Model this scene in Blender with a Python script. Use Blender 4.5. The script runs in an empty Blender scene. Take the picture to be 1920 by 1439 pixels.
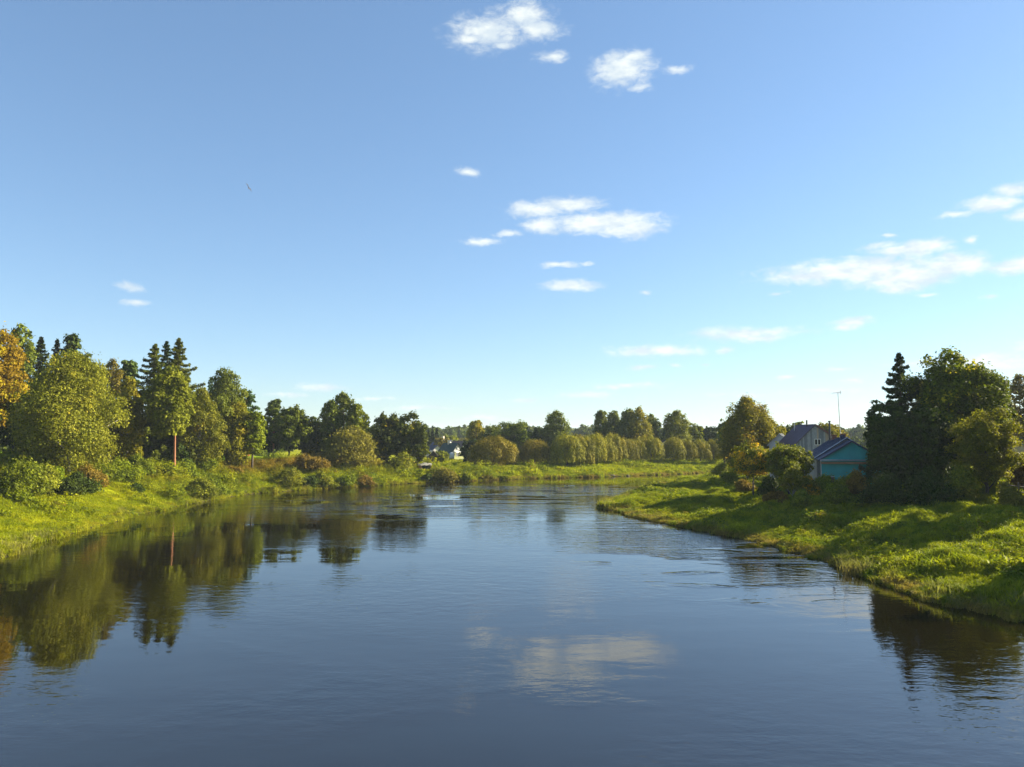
import bpy, math, random
import numpy as np
from mathutils import Vector, Matrix

R = math.radians
sc = bpy.context.scene
col = sc.collection

# ------------------------------------------------------------------ camera
F = 1420.0                                  # focal length in pixels of the 1920-wide photograph
CAMZ = 9.0
PITCH = math.atan((815.0 - 719.5) / F)
cd = bpy.data.cameras.new('camera')
cam = bpy.data.objects.new('camera', cd)
col.objects.link(cam)
cam.location = (0, 0, CAMZ)
cam.rotation_euler = (R(90) + PITCH, 0, 0)
cd.sensor_width = 36.0
cd.lens = 36.0 * F / 1920.0
cd.clip_start = 0.5
cd.clip_end = 20000
sc.camera = cam

# ------------------------------------------------------------------ sun, sky, exposure
SUN_AZ, SUN_EL = 70.0, 26.0                 # clockwise from +Y (straight ahead)
sd = Vector((math.sin(R(SUN_AZ)) * math.cos(R(SUN_EL)), math.cos(R(SUN_AZ)) * math.cos(R(SUN_EL)), math.sin(R(SUN_EL))))
sl = bpy.data.lights.new('sun', 'SUN')
sl.energy = 5.0
sl.angle = R(0.53)
sl.color = (1.0, 0.90, 0.72)
so = bpy.data.objects.new('sun', sl)
col.objects.link(so)
so.location = (60, 20, 60)
so.rotation_euler = sd.to_track_quat('Z', 'Y').to_euler()
vs = sc.view_settings
vs.view_transform = 'Standard'
vs.look = 'None'
vs.gamma = 1.0
vs.use_curve_mapping = False
vs.exposure = 1.8
CLOUD_BRIGHT = 5.5
SKY_STRENGTH = 0.0555

def ray(px, py):
    u = (px - 960.0) / F
    v = (719.5 - py) / F
    return Vector((u, math.cos(PITCH) - v * math.sin(PITCH), math.sin(PITCH) + v * math.cos(PITCH)))

def at(px, py, Y):
    d = ray(px, py)
    t = Y / d.y
    return Vector((d.x * t, Y, CAMZ + d.z * t))

class NB:
    """small node builder"""
    def __init__(s, tree):
        s.t = tree
        s.n = tree.nodes
        s.l = tree.links
    def put(s, sock, v):
        if v is None: return
        if isinstance(v, bpy.types.NodeSocket): s.l.new(v, sock)
        else:
            if hasattr(sock.default_value, '__len__') and isinstance(v, (tuple, list)) and len(sock.default_value) == 4 and len(v) == 3: v = (*v, 1)
            sock.default_value = v
    def m(s, op, a, b=None, c=None, clamp=False):
        n = s.n.new('ShaderNodeMath'); n.operation = op; n.use_clamp = clamp
        for i, v in enumerate((a, b, c)): s.put(n.inputs[i], v)
        return n.outputs[0]
    def vm(s, op, a, b=None):
        n = s.n.new('ShaderNodeVectorMath'); n.operation = op
        s.put(n.inputs[0], a); s.put(n.inputs[1], b)
        return n.outputs['Value'] if op in ('LENGTH', 'DOT_PRODUCT', 'DISTANCE') else n.outputs[0]
    def mix(s, f, a, b, mode='MIX'):
        n = s.n.new('ShaderNodeMix'); n.data_type = 'RGBA'; n.blend_type = mode
        s.put(n.inputs[0], f); s.put(n.inputs[6], a); s.put(n.inputs[7], b)
        return n.outputs[2]
    def noise(s, vec, scale, detail=3, rough=0.5, dist=0.0, color=False):
        n = s.n.new('ShaderNodeTexNoise')
        s.put(n.inputs['Vector'], vec); n.inputs['Scale'].default_value = scale
        n.inputs['Detail'].default_value = detail; n.inputs['Roughness'].default_value = rough
        n.inputs['Distortion'].default_value = dist
        return n.outputs['Color'] if color else n.outputs[0]
    def ramp(s, f, a, b, lo=0.0, hi=1.0, smooth=True):
        n = s.n.new('ShaderNodeMapRange'); n.interpolation_type = 'SMOOTHSTEP' if smooth else 'LINEAR'
        s.put(n.inputs[0], f); n.inputs[1].default_value = a; n.inputs[2].default_value = b
        n.inputs[3].default_value = lo; n.inputs[4].default_value = hi
        return n.outputs[0]
    def xyz(s, v):
        n = s.n.new('ShaderNodeSeparateXYZ'); s.put(n.inputs[0], v); return n.outputs
    def comb(s, x, y, z):
        n = s.n.new('ShaderNodeCombineXYZ')
        for i, v in enumerate((x, y, z)): s.put(n.inputs[i], v)
        return n.outputs[0]

world = bpy.data.worlds.new('World')
sc.world = world
world.use_nodes = True
nb = NB(world.node_tree)
for n in list(nb.n): nb.n.remove(n)
wout = nb.n.new('ShaderNodeOutputWorld')
bg = nb.n.new('ShaderNodeBackground')
bg.inputs[1].default_value = SKY_STRENGTH
nb.l.new(bg.outputs[0], wout.inputs[0])
sky = nb.n.new('ShaderNodeTexSky')
sky.sky_type = 'NISHITA'
sky.sun_disc = False
sky.sun_elevation = R(SUN_EL)
sky.sun_rotation = R(SUN_AZ)
sky.altitude = 0
sky.air_density = 1.0
sky.dust_density = 0.25
sky.ozone_density = 2.2
tc = nb.n.new('ShaderNodeTexCoord')
dirv = nb.vm('NORMALIZE', tc.outputs['Generated'])
dx, dy, dz = nb.xyz(dirv)
az = nb.m('ARCTAN2', dx, dy)
azw = nb.n.new('ShaderNodeMath'); azw.operation = 'WRAP'
nb.l.new(az, azw.inputs[0]); azw.inputs[1].default_value = R(50); azw.inputs[2].default_value = -R(50)
el = nb.m('ARCSINE', dz)
sx, sy, sz = nb.xyz(nb.noise(nb.comb(nb.m('MULTIPLY', azw.outputs[0], 14.0), nb.m('MULTIPLY', el, 26.0), 0.3), 1.0, 4, 0.6, color=True))
pu = nb.m('ADD', azw.outputs[0], nb.m('MULTIPLY', nb.m('SUBTRACT', sx, 0.5), 0.030))
pv = nb.m('ADD', el, nb.m('MULTIPLY', nb.m('SUBTRACT', sy, 0.5), 0.016))
P2 = nb.comb(pu, pv, 0.0)
# clouds seen in the photograph: centre, half sizes (pixels of the photograph), weight
CL = [(915, 62, 72, 36, .78), (985, 28, 50, 30, .8), (1012, 55, 42, 22, .85), (880, 75, 50, 16, .55), (942, 85, 50, 14, .5),
      (1168, 130, 54, 32, .95), (1195, 108, 34, 15, .8), (1200, 165, 32, 10, .35), (1035, 108, 40, 16, .42), (1265, 132, 40, 14, .28),
      (875, 322, 24, 9, .7), (1060, 384, 62, 14, .9), (1010, 395, 60, 16, .85), (1020, 424, 40, 15, .95), (1130, 418, 95, 17, 1.1), (1185, 428, 55, 15, 1.1), (905, 454, 36, 9, .75),
      (955, 438, 30, 9, .6), (1050, 501, 40, 8, .45), (1098, 498, 16, 6, .4), (1070, 536, 50, 10, .85), (1212, 549, 14, 7, .4),
      (248, 541, 36, 15, .42), (252, 568, 36, 8, .5), (605, 727, 60, 8, .65), (1230, 658, 95, 12, .75), (1352, 655, 18, 9, .7), (1200, 688, 34, 6, .55),
      (1265, 685, 20, 5, .45), (1320, 684, 18, 5, .4), (1400, 626, 95, 12, .9), (1425, 635, 48, 9, .8), (1595, 603, 38, 9, .85), (1583, 614, 30, 9, .8), (1600, 508, 145, 20, 1.15), (1520, 517, 80, 11, 1.0),
      (1700, 517, 95, 19, 1.15), (1780, 498, 68, 20, 1.15), (1690, 535, 45, 14, 1.0), (1700, 472, 80, 11, .95), (1730, 462, 50, 12, 1.0),
      (1650, 465, 54, 11, .5), (1660, 444, 22, 6, .5), (1855, 384, 44, 13, 1.1), (1890, 358, 36, 14, .85), (1918, 400, 36, 13, .9), (1790, 406, 40, 8, .6),
      (1900, 494, 60, 14, .95), (1818, 452, 16, 8, .75), (1860, 557, 22, 6, .5), (1740, 551, 30, 6, .55), (1455, 552, 22, 5, .35),
      (1840, 678, 150, 16, .7), (1720, 682, 80, 8, .4), (1575, 693, 40, 6, .42), (1600, 717, 34, 8, .45), (1470, 706, 26, 6, .45), (1175, 725, 90, 9, .4),
      (1100, 742, 80, 9, .38), (990, 750, 40, 7, .4), (790, 765, 80, 8, .3), (540, 740, 60, 7, .3), (700, 748, 70, 6, .25), (1560, 735, 90, 7, .3), (900, 786, 100, 8, .2),
      (1480, 760, 160, 10, .25), (1400, 740, 120, 10, .25), (1860, 710, 90, 12, .4), (1980, 650, 100, 20, .7), (2100, 420, 90, 24, .9), (-120, 640, 90, 12, .6), (-200, 300, 70, 20, .7)]
field = None
for (cx, cy, rx, ry, w) in CL:
    d = ray(cx, cy).normalized()
    a, e = math.atan2(d.x, d.y), math.asin(d.z)
    d2 = ray(cx + rx, cy).normalized(); ra = abs(math.atan2(d2.x, d2.y) - a)
    d3 = ray(cx, cy - ry).normalized(); rb = abs(math.asin(d3.z) - e)
    q = nb.n.new('ShaderNodeVectorMath'); q.operation = 'MULTIPLY_ADD'
    nb.l.new(P2, q.inputs[0]); q.inputs[1].default_value = (1 / ra, 1 / rb, 0); q.inputs[2].default_value = (-a / ra, -e / rb, 0)
    f = nb.m('MULTIPLY_ADD', nb.vm('LENGTH', q.outputs[0]), -1.0, 0.72 + w * 0.85)
    field = f if field is None else nb.m('MAXIMUM', field, f)
fine = nb.noise(nb.comb(nb.m('MULTIPLY', az, 55.0), nb.m('MULTIPLY', el, 105.0), 2.0), 1.0, 6, 0.62, 0.4)
dens = nb.m('ADD', field, nb.m('MULTIPLY', nb.m('SUBTRACT', fine, 0.5), 1.7))
alpha = nb.ramp(dens, 0.06, 1.30)
shade = nb.noise(nb.comb(nb.m('MULTIPLY', az, 24.0), nb.m('MULTIPLY', el, 60.0), 5.0), 1.0, 4, 0.6)
cwhite = nb.mix(nb.ramp(shade, 0.35, 0.65), (CLOUD_BRIGHT * .74, CLOUD_BRIGHT * .84, CLOUD_BRIGHT * .90), (CLOUD_BRIGHT, CLOUD_BRIGHT * 1.05, CLOUD_BRIGHT))
skyc = nb.mix(1.0, sky.outputs[0], (0.80, 1.03, 1.26), 'MULTIPLY')
gam = nb.n.new('ShaderNodeGamma'); gam.inputs[1].default_value = 0.76
nb.l.new(nb.mix(1.0, skyc, (1 / 2.2, 1 / 2.2, 1 / 2.2), 'MULTIPLY'), gam.inputs[0])
skyc = nb.mix(1.0, gam.outputs[0], (2.2, 2.2, 2.2), 'MULTIPLY')
nb.l.new(nb.mix(nb.m('MULTIPLY', alpha, 0.93), skyc, cwhite), bg.inputs[0])

# ------------------------------------------------------------------ materials
def mat(name):
    m = bpy.data.materials.new(name)
    m.use_nodes = True
    b = NB(m.node_tree)
    bs = m.node_tree.nodes['Principled BSDF']
    return m, b, bs

def plain(name, c, rough=0.8, var=0.15, scale=6.0, metallic=0.0, stretch=(1, 1, 1), bump=0.0, ior=None):
    m, b, bs = mat(name)
    t = b.n.new('ShaderNodeTexCoord')
    v = b.vm('MULTIPLY', t.outputs['Object'], stretch)
    n = b.noise(v, scale, 5, 0.6)
    n2 = b.noise(t.outputs['Object'], 0.9, 3, 0.5)
    lo = tuple(x * (1 - var) for x in c); hi = tuple(min(1, x * (1 + var)) for x in c)
    cc = b.mix(b.ramp(n, .3, .7), lo, hi)
    cc = b.mix(b.ramp(n2, .35, .7, 0, .35), cc, tuple(x * .55 for x in c))
    b.put(bs.inputs['Base Color'], cc)
    bs.inputs['Roughness'].default_value = rough
    bs.inputs['Metallic'].default_value = metallic
    if bump:
        bp = b.n.new('ShaderNodeBump'); bp.inputs['Strength'].default_value = bump; bp.inputs['Distance'].default_value = 0.02
        b.l.new(n, bp.inputs['Height']); b.l.new(bp.outputs[0], bs.inputs['Normal'])
    return m

_leafmats = {}
def leafmat(name, ca, cb, trans=0.3, accent=None, amount=0.0):
    if name in _leafmats: return _leafmats[name]
    m, b, bs = mat(name)
    av = b.n.new('ShaderNodeAttribute'); av.attribute_name = 'leaf_tone'
    ac = b.n.new('ShaderNodeAttribute'); ac.attribute_name = 'clump_tone'
    oi = b.n.new('ShaderNodeObjectInfo')
    f = b.m('ADD', b.m('MULTIPLY', av.outputs['Fac'], 0.45), b.m('MULTIPLY', ac.outputs['Fac'], 0.55))
    c = b.mix(f, ca, cb)
    if accent is not None:
        g = b.ramp(b.m('ADD', b.m('MULTIPLY', ac.outputs['Fac'], .75), b.m('MULTIPLY', av.outputs['Fac'], .25)), 1 - amount - .08, 1 - amount + .08)
        c = b.mix(g, c, accent)
    hs = b.n.new('ShaderNodeHueSaturation')
    b.l.new(c, hs.inputs['Color'])
    b.l.new(b.m('MULTIPLY', b.m('MULTIPLY_ADD', oi.outputs['Random'], 0.3, 0.85), b.m('MULTIPLY_ADD', av.outputs['Fac'], .36, .82)), hs.inputs['Value'])
    b.l.new(b.m('MULTIPLY_ADD', oi.outputs['Random'], 0.02, 0.49), hs.inputs['Hue'])
    c = b.mix(1.0, hs.outputs[0], (1.74, 1.82, .72), 'MULTIPLY')
    b.put(bs.inputs['Base Color'], c)
    bs.inputs['Roughness'].default_value = 0.62
    bs.inputs['Specular IOR Level'].default_value = 0.07
    tr = b.n.new('ShaderNodeBsdfTranslucent')
    b.put(tr.inputs[0], b.mix(1.0, c, (1.15, 1.2, .7), 'MULTIPLY'))
    mx = b.n.new('ShaderNodeMixShader'); mx.inputs[0].default_value = trans
    b.l.new(bs.outputs[0], mx.inputs[1]); b.l.new(tr.outputs[0], mx.inputs[2])
    b.l.new(mx.outputs[0], m.node_tree.nodes['Material Output'].inputs[0])
    _leafmats[name] = m
    return m

PAL = {
 'olive':   ((.050, .058, .008), (.135, .130, .018), .3, None, 0),
 'birch':   ((.055, .062, .010), (.150, .138, .024), .3, (.20, .12, .015), .04),
 'birchgold': ((.070, .066, .010), (.165, .130, .018), .35, (.20, .125, .012), .08),
 'brownbirch': ((.070, .058, .020), (.140, .112, .036), .3, None, 0),
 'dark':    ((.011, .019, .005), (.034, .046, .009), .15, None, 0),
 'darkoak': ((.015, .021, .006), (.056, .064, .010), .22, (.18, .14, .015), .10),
 'mid':     ((.032, .046, .009), (.095, .105, .018), .28, None, 0),
 'bright':  ((.055, .075, .008), (.135, .145, .012), .35, None, 0),
 'spruce':  ((.010, .019, .008), (.030, .043, .014), .10, None, 0),
 'bluefir': ((.022, .045, .028), (.055, .085, .050), .12, None, 0),
 'pine':    ((.025, .040, .018), (.062, .078, .030), .15, None, 0),
 'larch':   ((.032, .040, .010), (.085, .085, .018), .25, None, 0),
 'orange':  ((.09, .056, .008), (.185, .110, .012), .35, (.20, .15, .015), .2),
 'willow':  ((.062, .062, .008), (.195, .165, .014), .22, (.21, .145, .012), .12),
 'willowgold': ((.074, .066, .008), (.170, .128, .014), .2, (.20, .13, .012), .12),
 'poplar':  ((.040, .052, .014), (.110, .115, .030), .3, None, 0),
 'yellowshrub': ((.050, .055, .008), (.180, .150, .012), .3, (.36, .19, .01), .35),
 'redshrub': ((.070, .045, .018), (.150, .095, .030), .3, None, 0),
 'shrub':   ((.040, .055, .008), (.115, .120, .014), .3, None, 0),
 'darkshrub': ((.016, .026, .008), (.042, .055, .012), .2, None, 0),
 'goldtree': ((.070, .065, .010), (.175, .140, .018), .4, (.23, .135, .012), .12),
 'olivegold': ((.060, .060, .009), (.150, .135, .016), .4, (.20, .135, .012), .06),
 'oakbig':  ((.014, .022, .005), (.100, .105, .012), .34, (.26, .19, .015), .10),
}
def palmat(k):
    a = PAL[k]
    return leafmat('leaves_' + k, a[0], a[1], a[2], a[3], a[4])

bark_m = plain('bark', (.075, .058, .042), .9, .4, 5, stretch=(3, 3, .6), bump=.5)
birchbark_m = plain('birch_bark', (.22, .20, .17), .8, .35, 4, stretch=(1, 1, 4))
pinebark_m = plain('pine_bark', (.27, .105, .04), .85, .3, 5, stretch=(3, 3, .8), bump=.4)

# ------------------------------------------------------------------ mesh helpers
def link(name, me, parent=None, m=None):
    o = bpy.data.objects.new(name, me)
    col.objects.link(o)
    if parent: o.parent = parent
    if m is not None and me is not None and len(me.materials) == 0: me.materials.append(m)
    return o

def tag(o, label=None, cat=None, group=None, kind=None):
    if label: o['label'] = label
    if cat: o['category'] = cat
    if group: o['group'] = group
    if kind: o['kind'] = kind
    return o

def empty(name, loc, rz=0.0):
    o = bpy.data.objects.new(name, None)
    col.objects.link(o)
    o.empty_display_size = 0.5
    o.location = loc
    o.rotation_euler = (0, 0, rz)
    return o

def quads_mesh(name, verts, nq, attrs=None, smooth=False, tri=False):
    me = bpy.data.meshes.new(name)
    k = 3 if tri else 4
    me.vertices.add(len(verts)); me.vertices.foreach_set('co', verts.astype(np.float32).ravel())
    me.loops.add(nq * k); me.loops.foreach_set('vertex_index', np.arange(nq * k, dtype=np.int32))
    me.polygons.add(nq)
    me.polygons.foreach_set('loop_start', np.arange(0, nq * k, k, dtype=np.int32))
    me.polygons.foreach_set('loop_total', np.full(nq, k, dtype=np.int32))
    for an, av in (attrs or {}).items():
        a = me.attributes.new(an, 'FLOAT', 'POINT'); a.data.foreach_set('value', av.astype(np.float32))
    me.update(calc_edges=True)
    return me

def unit(v):
    return v / np.maximum(np.linalg.norm(v, axis=1, keepdims=True), 1e-6)

def leaf_mesh(name, c, nrm, size, aspect=0.6, clump=None, rng=None, hang=0.0):
    """rhombus leaves: c centres, nrm normals, size half length"""
    n = len(c)
    nrm = unit(nrm)
    r = rng.normal(size=(n, 3))
    if hang: r[:, 2] -= hang
    t = unit(r - nrm * np.sum(r * nrm, axis=1, keepdims=True))
    b = np.cross(nrm, t)
    size = np.broadcast_to(size, (n,))[:, None]
    v = np.empty((n, 4, 3))
    bend = nrm * size * .25
    v[:, 0] = c - t * size - bend
    v[:, 1] = c + b * size * aspect
    v[:, 2] = c + t * size - bend
    v[:, 3] = c - b * size * aspect
    lt = np.repeat(rng.random(n), 4)
    ct = np.repeat(clump if clump is not None else rng.random(n), 4)
    return quads_mesh(name, v.reshape(-1, 3), n, {'leaf_tone': lt, 'clump_tone': ct})

def tube_arrays(V, Fc, pts, rads, seg=6):
    pts = [Vector(p) for p in pts]
    base = len(V)
    for i, p in enumerate(pts):
        d = (pts[min(i + 1, len(pts) - 1)] - pts[max(i - 1, 0)]).normalized()
        up = Vector((1, 0, 0)) if abs(d.x) < .9 else Vector((0, 1, 0))
        a = d.cross(up).normalized(); bb = d.cross(a)
        for k in range(seg):
            t = 2 * math.pi * k / seg
            V.append(p + (a * math.cos(t) + bb * math.sin(t)) * rads[i])
    for i in range(len(pts) - 1):
        for k in range(seg):
            Fc.append((base + i * seg + k, base + i * seg + (k + 1) % seg, base + (i + 1) * seg + (k + 1) % seg, base + (i + 1) * seg + k))
    Fc.append(tuple(base + k for k in range(seg))[::-1])
    Fc.append(tuple(base + (len(pts) - 1) * seg + k for k in range(seg)))

def mesh_from(name, V, Fc, smooth=False):
    me = bpy.data.meshes.new(name)
    me.from_pydata([tuple(v) for v in V], [], Fc)
    me.update()
    if smooth: me.polygons.foreach_set('use_smooth', [True] * len(me.polygons))
    return me

class MB:
    """collects boxes, prisms and tubes and builds ONE mesh"""
    def __init__(s): s.V = []; s.F = []
    def box(s, x0, y0, z0, x1, y1, z1):
        b = len(s.V)
        s.V += [Vector(p) for p in ((x0, y0, z0), (x1, y0, z0), (x1, y1, z0), (x0, y1, z0), (x0, y0, z1), (x1, y0, z1), (x1, y1, z1), (x0, y1, z1))]
        s.F += [tuple(b + i for i in f) for f in ((0, 3, 2, 1), (4, 5, 6, 7), (0, 1, 5, 4), (1, 2, 6, 5), (2, 3, 7, 6), (3, 0, 4, 7))]
        return s
    def prism(s, poly, y0, y1):
        """poly: (x,z) counter-clockwise seen from -Y, extruded along y"""
        b = len(s.V); n = len(poly)
        s.V += [Vector((x, y0, z)) for x, z in poly] + [Vector((x, y1, z)) for x, z in poly]
        s.F.append(tuple(b + i for i in range(n)))
        s.F.append(tuple(b + n + i for i in range(n))[::-1])
        for i in range(n):
            j = (i + 1) % n
            s.F.append((b + i, b + n + i, b + n + j, b + j))
        return s
    def tube(s, pts, rads, seg=6): tube_arrays(s.V, s.F, pts, rads, seg); return s
    def build(s, name, m, parent=None, smooth=False):
        return link(name, mesh_from(name, s.V, s.F, smooth), parent, m)

# ------------------------------------------------------------------ numpy value noise
def vnoise(x, y, seed=0):
    xi = np.floor(x).astype(np.int64); yi = np.floor(y).astype(np.int64)
    fx = x - xi; fy = y - yi
    fx = fx * fx * (3 - 2 * fx); fy = fy * fy * (3 - 2 * fy)
    def h(a, b):
        n = (a * 374761393 + b * 668265263 + seed * 1442695041) & 0x7fffffff
        n = ((n ^ (n >> 13)) * 1274126177) & 0x7fffffff
        return ((n ^ (n >> 16)) & 0xffff) / 65535.0
    return (h(xi, yi) * (1 - fx) + h(xi + 1, yi) * fx) * (1 - fy) + (h(xi, yi + 1) * (1 - fx) + h(xi + 1, yi + 1) * fx) * fy

def fbm(x, y, scale, seed=0, octv=3):
    s = np.zeros_like(x, dtype=float); a = 1.0; tot = 0
    for o in range(octv):
        s += a * (vnoise(x / scale, y / scale, seed + o * 17) - .5); tot += a; a *= .5; scale *= .5
    return s / tot

# ------------------------------------------------------------------ terrain
DIST = np.array([0, 2, 5, 8, 12, 18, 25, 35, 60, 120, 400], float)
pa = [0, .45, .9, 1.3, 1.7, 2.3, 5.0, 7.0, 7.5, 8, 8]
pb = [0, .5, 1.1, 1.7, 3.2, 6.0, 6.8, 7.0, 7.5, 8, 8]
pc = [0, .6, 1.5, 2.7, 4.6, 5.6, 5.9, 6.1, 6.5, 7, 7]
pd = [0, .8, 2.2, 4.0, 4.8, 4.9, 5.0, 5.1, 5.3, 5, 4]
pe = [0, .8, 2.0, 3.6, 5.0, 5.1, 5.0, 4.6, 3.6, 3, 3]
pe2 = [0, .7, 1.6, 2.6, 3.3, 3.4, 3.2, 3.0, 2.8, 2.6, 3]
pf = [0, .55, 1.2, 1.7, 1.95, 2.05, 2.1, 2.2, 2.4, 2.6, 3]
LEFT = [((-46, -300), pa), ((-38, -50), pa), ((-35, 20), pa), ((-37.2, 55.6), pa), ((-40.6, 73), pb), ((-42.3, 95), pc), ((-39.2, 116), pd), ((-31, 128), pe),
        ((-24, 135), pe2), ((-16, 142), pf), ((0, 153), pf), ((22, 163), pf), ((51, 182), pf), ((90, 196), pf), ((150, 196), pf), ((400, 150), pf), ((4000, 100), pf)]
ra = [0, .5, .95, 1.4, 2.0, 2.8, 3.2, 3.4, 3.6, 4, 4]
rt = [0, .35, .65, .85, 1.1, 1.5, 1.9, 2.4, 3.2, 3.6, 4]
rb_ = [0, .4, .7, .9, 1.2, 1.7, 2.2, 2.8, 3.2, 3.6, 4]
RIGHT = [((4000, 70), rb_), ((400, 130), rb_), ((150, 176), rb_), ((90, 179), rb_), ((49, 171), rb_), ((38, 160), rb_), ((28, 140), rt), ((16.5, 112), rt), ((12.2, 102), rt), ((10.8, 96), rt),
         ((13.9, 82), rt), ((16.5, 73), ra), ((19.8, 64), ra), ((21, 57), ra), ((22.6, 52), ra), ((22.3, 46.5), ra), ((22.8, 41), ra), ((24.6, 36), ra), ((27, 20), ra), ((30, -50), ra), ((34, -300), ra)]

def densify(ctrl, seed):
    P, H = [], []
    rng = np.random.default_rng(seed)
    for (a, ha), (b, hb) in zip(ctrl[:-1], ctrl[1:]):
        a = np.array(a, float); b = np.array(b, float)
        L = np.linalg.norm(b - a)
        near = min(np.linalg.norm(a), np.linalg.norm(b)) < 230
        n = max(1, int(L / (1.0 if near else 25)))
        for i in range(n):
            t = i / n
            P.append(a * (1 - t) + b * t); H.append(np.array(ha) * (1 - t) + np.array(hb) * t)
    P.append(np.array(ctrl[-1][0], float)); H.append(np.array(ctrl[-1][1], float))
    P = np.array(P); H = np.array(H)
    for _ in range(6):
        P[1:-1] = .25 * P[:-2] + .5 * P[1:-1] + .25 * P[2:]
    nx = fbm(P[:, 0] + 31, P[:, 1], 7, seed, 3); ny = fbm(P[:, 0], P[:, 1] + 77, 5, seed + 5, 3)
    nearm = (np.linalg.norm(P, axis=1) < 230).astype(float)
    P[:, 0] += 2.2 * nx * nearm; P[:, 1] += 1.6 * ny * nearm
    return P, H

LP, LH = densify(LEFT, 3)
RP, RH = densify(RIGHT, 8)

def inside(poly, x, y):
    r = np.zeros(x.shape, bool)
    px, py = poly[:, 0], poly[:, 1]
    j = len(poly) - 1
    for i in range(len(poly)):
        if py[i] != py[j]:
            c = ((py[i] > y) != (py[j] > y)) & (x < (px[j] - px[i]) * (y - py[i]) / (py[j] - py[i]) + px[i])
            r ^= c
        j = i
    return r

def nonuni(a0, f0, f1, a1, step, growth=1.09):
    v = list(np.arange(f0, f1 + 1e-6, step))
    s = step
    while v[-1] < a1: s *= growth; v.append(v[-1] + s)
    s = step
    while v[0] > a0: s *= growth; v.insert(0, v[0] - s)
    return np.array(v)

GX = nonuni(-3600, -95, 85, 3600, 0.6)
GY = nonuni(-260, 24, 212, 4200, 0.6)
XX, YY = np.meshgrid(GX, GY)
xf, yf = XX.ravel(), YY.ravel()

def height_raw(xf, yf):
    sp = np.vstack([LP, RP]); hp = np.vstack([LH, RH])
    n = len(xf); dist = np.empty(n); prof = np.empty((n, len(DIST)))
    for s in range(0, n, 8000):
        d2 = (xf[s:s + 8000, None] - sp[None, :, 0]) ** 2 + (yf[s:s + 8000, None] - sp[None, :, 1]) ** 2
        i = d2.argmin(1)
        dist[s:s + 8000] = np.sqrt(d2[np.arange(len(i)), i]); prof[s:s + 8000] = hp[i]
    lpoly = np.vstack([LP, [[6000, 100], [6000, 6000], [-6000, 6000], [-6000, -300]]])
    rpoly = np.vstack([RP, [[34, -400], [6000, -400], [6000, 70]]])
    inl = inside(lpoly, xf, yf); inr = inside(rpoly, xf, yf)
    land = inl | inr
    k = np.clip(np.searchsorted(DIST, dist) - 1, 0, len(DIST) - 2)
    t = np.clip((dist - DIST[k]) / (DIST[k + 1] - DIST[k]), 0, 1)
    ar = np.arange(n)
    z = prof[ar, k] * (1 - t) + prof[ar, k + 1] * t
    return z, dist, land, inl, inr

zr, gd, gland, ginl, ginr = height_raw(xf, yf)
Z = np.where(gland, zr, -np.minimum(gd * .35, 2.5)).reshape(XX.shape)
for _ in range(3):                            # soften the profile creases
    Zs = Z.copy()
    Zs[1:-1, 1:-1] = (Z[1:-1, 1:-1] * 4 + Z[:-2, 1:-1] + Z[2:, 1:-1] + Z[1:-1, :-2] + Z[1:-1, 2:]) / 8
    Z = Zs
D2 = gd.reshape(XX.shape); LAND = gland.reshape(XX.shape)
ramp = np.clip(D2 / 5.0, 0, 1) * LAND
rightm = ginr.reshape(XX.shape)
hummock = fbm(XX * .9 + YY * .25, YY * 1.0 - XX * .45, 2.6, 21, 3)
Z += ramp * (fbm(XX, YY, 9, 4, 3) * .7 + hummock * np.where(rightm, 1.8, .6))
far = np.clip((np.hypot(XX, YY) - 350) / 1500, 0, 1)
Z += LAND * far * (6 + fbm(XX, YY, 700, 9, 2) * 14)
Z = np.where(LAND & (Z < .05), .05, Z)

def gz(x, y):
    i = min(max(np.searchsorted(GX, x) - 1, 0), len(GX) - 2); j = min(max(np.searchsorted(GY, y) - 1, 0), len(GY) - 2)
    a = (x - GX[i]) / (GX[i + 1] - GX[i]); b = (y - GY[j]) / (GY[j + 1] - GY[j])
    return float((Z[j, i] * (1 - a) + Z[j, i + 1] * a) * (1 - b) + (Z[j + 1, i] * (1 - a) + Z[j + 1, i + 1] * a) * b)

def gzv(x, y, A=None):
    A = Z if A is None else A
    i = np.clip(np.searchsorted(GX, x) - 1, 0, len(GX) - 2); j = np.clip(np.searchsorted(GY, y) - 1, 0, len(GY) - 2)
    a = (x - GX[i]) / (GX[i + 1] - GX[i]); b = (y - GY[j]) / (GY[j + 1] - GY[j])
    return (A[j, i] * (1 - a) + A[j, i + 1] * a) * (1 - b) + (A[j + 1, i] * (1 - a) + A[j + 1, i + 1] * a) * b

def ground_hit(px, py):
    d = ray(px, py); Y = 25.0
    while Y < 400:
        t = Y / d.y; p = (d.x * t, Y, CAMZ + d.z * t)
        if p[2] <= max(gz(p[0], p[1]), 0): break
        Y += .4
    return Y

ny_, nx_ = XX.shape
gv = np.stack([XX, YY, Z], -1).reshape(-1, 3)
ii = np.arange(ny_ * nx_).reshape(ny_, nx_)
fq = np.stack([ii[:-1, :-1], ii[:-1, 1:], ii[1:, 1:], ii[1:, :-1]], -1).reshape(-1, 4)
me = bpy.data.meshes.new('ground')
me.vertices.add(len(gv)); me.vertices.foreach_set('co', gv.astype(np.float32).ravel())
me.loops.add(len(fq) * 4); me.loops.foreach_set('vertex_index', fq.astype(np.int32).ravel())
me.polygons.add(len(fq)); me.polygons.foreach_set('loop_start', np.arange(0, len(fq) * 4, 4, dtype=np.int32)); me.polygons.foreach_set('loop_total', np.full(len(fq), 4, dtype=np.int32))
me.polygons.foreach_set('use_smooth', np.ones(len(fq), bool))
me.update(calc_edges=True)

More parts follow.
